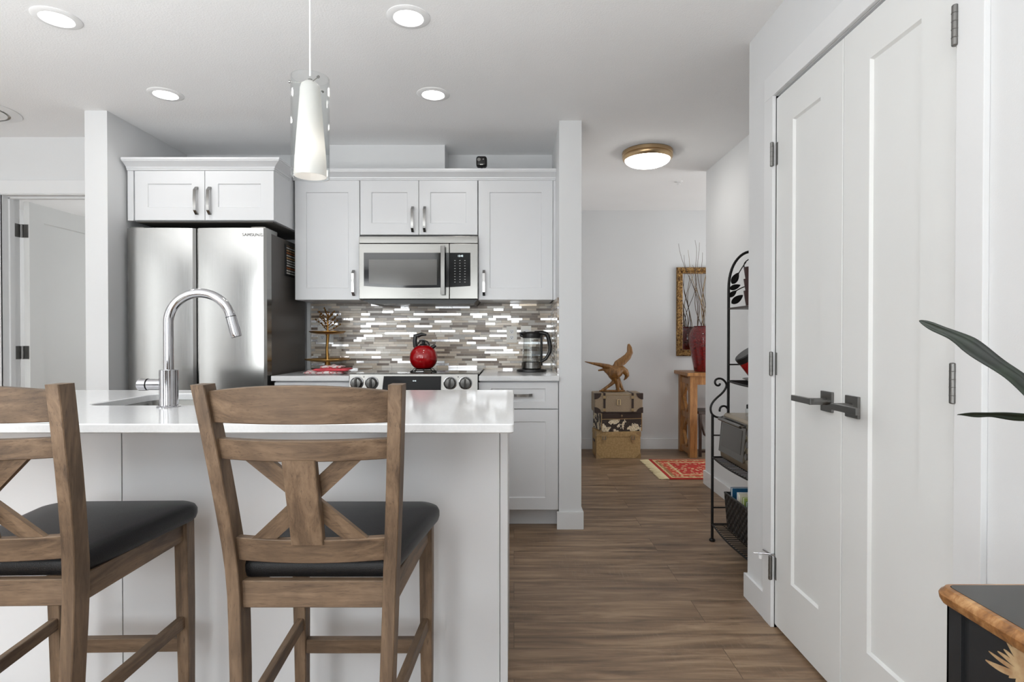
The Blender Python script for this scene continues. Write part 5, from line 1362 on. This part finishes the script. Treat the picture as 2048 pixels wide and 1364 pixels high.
# jar on the toaster oven
jx, jy, jz = PX(1500, 2.99), 2.99, zm + oh + 0.0005
t = thing('spice_jar', 'little glass jar with black lid standing on the toaster oven', 'jar', (jx, jy, jz))
MB().lathe([(0, 0), (0.020, 0), (0.022, 0.004), (0.022, 0.035), (0.016, 0.042), (0.014, 0.042), (0.019, 0.034), (0.019, 0.004), (0, 0.004)], (jx, jy, jz), 24).build('jar_body', 'glass', t)
MB().lathe([(0.0, 0.062), (0.015, 0.061), (0.017, 0.058), (0.017, 0.040), (0, 0.040)], (jx, jy, jz), 24).build('lid', 'black_plastic', t)

# woven basket with books
def weave():
    m = NT('black_weave'); sp = m.node('ShaderNodeSeparateXYZ'); m.link(m.coords(), sp.inputs[0])
    a = m.math('SINE', m.math('MULTIPLY', m.math('ADD', sp.outputs['Y'], sp.outputs['X']), 150)); b = m.math('SINE', m.math('MULTIPLY', sp.outputs['Z'], 170))
    k = m.math('MULTIPLY', a, b); m.set(Base_Color=m.ramp(m.math('MULTIPLY_ADD', k, 0.5, 0.5), [(0.2, lin((10, 9, 9))), (0.8, lin((28, 24, 23)))]), Roughness=0.5)
    m.bump(k, 1.0, 0.006); return m.m
M['weave'] = weave()
zl = levels_['low'] + 0.005; by1, by0, bx0, bx1, bhh = 3.125, 2.72, 1.155, 1.43, 0.19
m = MB(); V = []; F = []
L4 = lambda i, z: [(bx0 + i, by0 + i, z), (bx1 - i, by0 + i, z), (bx1 - i, by1 - i, z), (bx0 + i, by1 - i, z)]
rings = [L4(0.012, zl + 0.0005), L4(0.0, zl + bhh), L4(0.008, zl + bhh), L4(0.02, zl + 0.01)]
for R in rings: V += R
for i in range(3):
    for j in range(4): a = i * 4 + j; b = i * 4 + (j + 1) % 4; F.append((a, b, b + 4, a + 4))
F += [(3, 2, 1, 0), (12, 13, 14, 15)]
bk = m.add(V, F).build('woven_basket', 'weave', None, smooth=False); tag(bk, 'black woven basket on the lowest rack shelf', 'basket')
MB().tube([(bx0 + 0.004, by0, zl + bhh), (bx0 + 0.004, by1, zl + bhh), (bx1 - 0.004, by1, zl + bhh), (bx1 - 0.004, by0, zl + bhh), (bx0 + 0.004, by0, zl + bhh)], 0.006, 8).build('rim', 'black_plastic', bk)
def book(y, x0, x1, th, top, rgb, label, nm='cookbook'):
    z = zl + 0.012; M_ = paint('book_cover_%d_%d' % (rgb[0], rgb[2]), rgb, 0.4)
    t = thing(nm, label, 'book', ((x0 + x1) / 2, y + th / 2, z), group='books in the black basket')
    MB().box(x0 + 0.003, x1 - 0.004, y + 0.002, y + th - 0.002, z + 0.002, top - 0.003).build('pages', 'plate', t)
    MB().box(x0, x1, y, y + 0.002, z, top).box(x0, x1, y + th - 0.002, y + th, z, top).box(x1 - 0.004, x1, y, y + th, z, top).build('cover', M_, t)
book(3.072, 1.180, 1.400, 0.026, 0.327, (26, 84, 120), 'blue book at the far end of the black basket')
book(3.030, 1.195, 1.400, 0.020, 0.312, (222, 222, 220), 'white book next to the blue one in the basket')
book(2.985, 1.185, 1.390, 0.018, 0.318, (226, 220, 200), 'cream booklet between the white and light green ones in the basket')
book(2.945, 1.192, 1.390, 0.022, 0.309, (170, 186, 96), 'light green book in the black basket')
book(2.900, 1.190, 1.395, 0.022, 0.300, (60, 112, 66), 'dark green book nearest the camera in the basket')

# ---------------------------------------------------------------- painted chest at lower right
ZK = 0.76; YKc = 0.903
xk = PX(1864, YKc); kxr = 1.0
t = thing('painted_chest', 'black painted chest with copper moulded edge and cream leaf decoration', 'chest', ((xk + kxr) / 2, 0.55, 0))
copper = NT('copper_leaf'); nn = copper.noise(copper.coords((1, 6, 6)), 9, 4, 0.6, 0.5)
copper.set(Base_Color=copper.ramp(nn, [(0.3, lin((112, 74, 42))), (0.5, lin((162, 114, 68))), (0.7, lin((200, 158, 110)))]), Roughness=0.3, Metallic=0.25); M['copper'] = copper.m
M['chest_top'] = paint('chest_top', (46, 44, 41), 0.25, 0.04)
M['chest_black'] = paint('chest_black', (28, 29, 31), 0.4, 0.25, 0.1, 60)
M['cream_leaf'] = canvas('painted_cream_leaf', (188, 164, 126), (150, 116, 82), 40)
yk0 = 0.05
# moulded edge on the left, front and right, flush at the rear
cp = [(0.0, -0.026), (0.006, -0.025), (0.010, -0.018), (0.011, -0.011), (0.0085, -0.0065), (0.006, -0.005), (0.003, -0.001), (-0.004, 0.0), (-0.030, 0.0), (-0.030, -0.026)]
path = []; nrm = []
rad = 0.014
def arc(cx_, cy_, a0, a1):
    for i in range(7):
        a = math.radians(a0 + (a1 - a0) * i / 6); path.append((cx_ + rad * math.cos(a), cy_ + rad * math.sin(a))); nrm.append((math.cos(a), math.sin(a)))
X0k = xk + 0.011; Y1k = YKc - 0.011
arc(X0k + rad, Y1k - rad, 90, 180); arc(X0k + rad, yk0 + rad, 180, 270); arc(kxr - rad, yk0 + rad, 270, 360); arc(kxr - rad, Y1k - rad, 0, 90)
V = []; F = []; n = len(cp)
for (x, y), (nx, ny) in zip(path, nrm):
    for a, z in cp: V.append((x + nx * a, y + ny * a, ZK + z))
for i in range(len(path)):
    for j in range(n): a = i * n + j; b = i * n + (j + 1) % n; c = ((i + 1) % len(path)) * n; F.append((a, b, c + (j + 1) % n, c + j))
MB().add(V, F).build('moulded_edge', 'copper', t)
MB().prism(rrect(X0k + 0.004, kxr - 0.004, yk0 + 0.004, Y1k - 0.004, 0.012, 5), lambda u, v, w: Vector((u, v, w)), ZK - 0.020, ZK + 0.0006).build('top_board', 'chest_top', t)
bx_, by_ = PX(1897, 0.885), 0.885
MB().box(bx_ + 0.006, kxr - 0.02, yk0 + 0.03, by_ - 0.006, 0.06, ZK - 0.0265).build('chest_body', 'chest_black', t)
m = MB()
for (a, b) in ((by_ - 0.028, by_), (yk0 + 0.024, yk0 + 0.06)): m.box(bx_, bx_ + 0.014, a, b, 0.0, ZK - 0.0262, 0.0015)
m.box(bx_, bx_ + 0.014, yk0 + 0.06, by_ - 0.028, 0.04, 0.09, 0.0015)
m.box(bx_, kxr - 0.014, by_ - 0.0055, by_, 0.0, ZK - 0.0262, 0.001)
m.build('corner_stiles', 'chest_black', t)
sd = MB().box(bx_ + 0.002, bx_ + 0.010, yk0 + 0.07, by_ - 0.041, 0.10, ZK - 0.0262, 0.0015).build('side_panel', 'chest_black', t)
# painted acanthus on the side panel: lobes fanning from a stem (outline given in panel metres)
def lobe(base, ang, L, wd, curl=0.0):
    N = 12; c = []; a = ang; p = Vector((base[0], base[1])); step = L / N; up = []; dn = []
    for i in range(N + 1):
        u = i / N; w_ = wd * math.sin(PI * min(1, u * 0.92 + 0.06)) ** 0.7; nr = Vector((-math.sin(a), math.cos(a)))
        up.append(p + nr * w_); dn.append(p - nr * w_); p = p + Vector((math.cos(a), math.sin(a))) * step; a += curl / N
    return up + dn[::-1]
xo = bx_ + 0.002
def pt(px, py):  # panel coordinates (distance Y, height z) seen at a pixel of the side panel plane
    d = F_PX * xo / (px - 1028); return (d, PZ(py, d))
root = pt(2062, 1352)
lv_ = []
for tip, wd, curl in (((1977, 1318), 0.0075, 0.5), ((1984, 1302), 0.005, 0.3), ((2002, 1304), 0.0055, -0.2), ((2014, 1300), 0.006, -0.3), ((2020, 1286), 0.007, -0.3), ((2030, 1280), 0.008, 0.2), ((2046, 1284), 0.008, 0.2), ((2026, 1356), 0.006, -0.4), ((2040, 1366), 0.007, -0.3), ((2062, 1300), 0.009, 0)):
    tp_ = pt(*tip); dx, dz = tp_[0] - root[0], tp_[1] - root[1]; L = math.hypot(dx, dz) * 1.02; lv_.append(lobe(root, math.atan2(dz, dx) - curl / 2, L, wd * 0.62, curl))
m = MB()
for i, L in enumerate(lv_):
    n2 = len(L) // 2; V = []; F = []
    for dpt in (0.0, -0.0009 - 0.0001 * i): V += [(xo + dpt, a, b) for a, b in L]
    K = len(L)
    for j in range(n2 - 1):
        F.append((K + j, K + j + 1, K + K - 2 - j, K + K - 1 - j)); 
    for j in range(K): F.append((j, (j + 1) % K, K + (j + 1) % K, K + j))
    m.add(V, F)
lf = m.build('painted_leaf_ornament', 'cream_leaf', sd, smooth=False)
# mirrored copy of the ornament further along the panel
# plant on the chest
px_, py_ = 0.88, 0.42
pot = thing('potted_plant', 'potted plant on the chest with two long dark green wavy leaves reaching in', 'plant', (px_, py_, ZK + 0.0006))
M['pot'] = paint('glazed_pot', (150, 140, 128), 0.3); M['soil'] = paint('soil', (46, 34, 26), 0.95, 0.3)
MB().lathe([(0, 0), (0.055, 0), (0.058, 0.004), (0.078, 0.125), (0.080, 0.13), (0.074, 0.13), (0.070, 0.12), (0, 0.118)], (px_, py_, ZK + 0.0006), 40).build('pot', 'pot', pot)
MB().lathe([(0, 0.1215), (0.069, 0.1205)], (px_, py_, ZK + 0.0006), 24).build('soil', 'soil', pot)
lg = NT('dark_leaf'); nn = lg.noise(lg.coords(), 26, 3)
lg.set(Base_Color=lg.ramp(nn, [(0.35, lin((14, 22, 15))), (0.65, lin((32, 44, 30)))]), Roughness=0.4); M['leaf'] = lg.m
def long_leaf(ctrl, wd, ph, wav=0.10):
    # ctrl: centre line control points, smoothed; width profile with wavy margin
    p = [Vector(c) for c in ctrl]
    for _ in range(3):
        o = [p[0]]
        for a, b in zip(p, p[1:]): o += [a * 0.75 + b * 0.25, a * 0.25 + b * 0.75]
        p = o + [p[-1]]
    N = len(p); V = []; F = []
    for i in range(N):
        u = i / (N - 1); tg = (p[min(i + 1, N - 1)] - p[max(i - 1, 0)]).normalized(); side = tg.cross(Vector((0.35, 1, 0.15))).normalized()
        up_ = side.cross(tg).normalized()
        w_ = wd * (min(1, (1 - u) * 3.2) ** 0.8) * (0.35 + 0.65 * min(1, u * 3))
        wa = 1 + wav * math.sin(30 * u + ph); wb = 1 + wav * math.sin(27 * u + ph + 2)
        for k_, (s_, d_) in enumerate(((1, 0), (0.5, 0.25), (0, 0.42), (-0.5, 0.25), (-1, 0))):
            ww = w_ * (wa if s_ > 0 else wb)
            V.append(p[i] + side * ww * s_ + up_ * (w_ * (d_ - 0.2) + (0.10 * w_ * math.sin(34 * u + ph) * abs(s_))))
    for i in range(N - 1):
        for k_ in range(4): a = i * 5 + k_; F.append((a, a + 1, a + 6, a + 5))
    o = MB().add(V, F).build('leaf', 'leaf', pot, angle=180); sd_ = o.modifiers.new('thickness', 'SOLIDIFY'); sd_.thickness = 0.0012; return o
root_ = Vector((px_, py_, ZK + 0.12))
l1 = [root_, root_ + Vector((-0.03, 0.06, 0.10)), P(2290, 985, 0.52), P(2140, 860, 0.60), P(2048, 764, 0.66), P(1975, 716, 0.70), P(1920, 676, 0.73), P(1870, 655, 0.755), P(1838, 641, 0.77)]
l2 = [root_, root_ + Vector((-0.02, 0.05, 0.14)), P(2330, 870, 0.50), P(2180, 838, 0.56), P(2060, 835, 0.62), P(1990, 829, 0.66), P(1950, 829, 0.68), P(1915, 829, 0.70)]
long_leaf(l1, 0.0092, 0.5, 0.13); long_leaf(l2, 0.0042, 2.0, 0.22)
l3 = [root_, root_ + Vector((0.02, -0.02, 0.14)), root_ + Vector((0.05, -0.08, 0.30)), root_ + Vector((0.07, -0.18, 0.40))]
l4 = [root_, root_ + Vector((0.01, 0.05, 0.12)), root_ + Vector((0.045, 0.05, 0.30)), root_ + Vector((0.05, 0.02, 0.50))]
long_leaf(l3, 0.013, 1.0); long_leaf(l4, 0.012, 3.0)
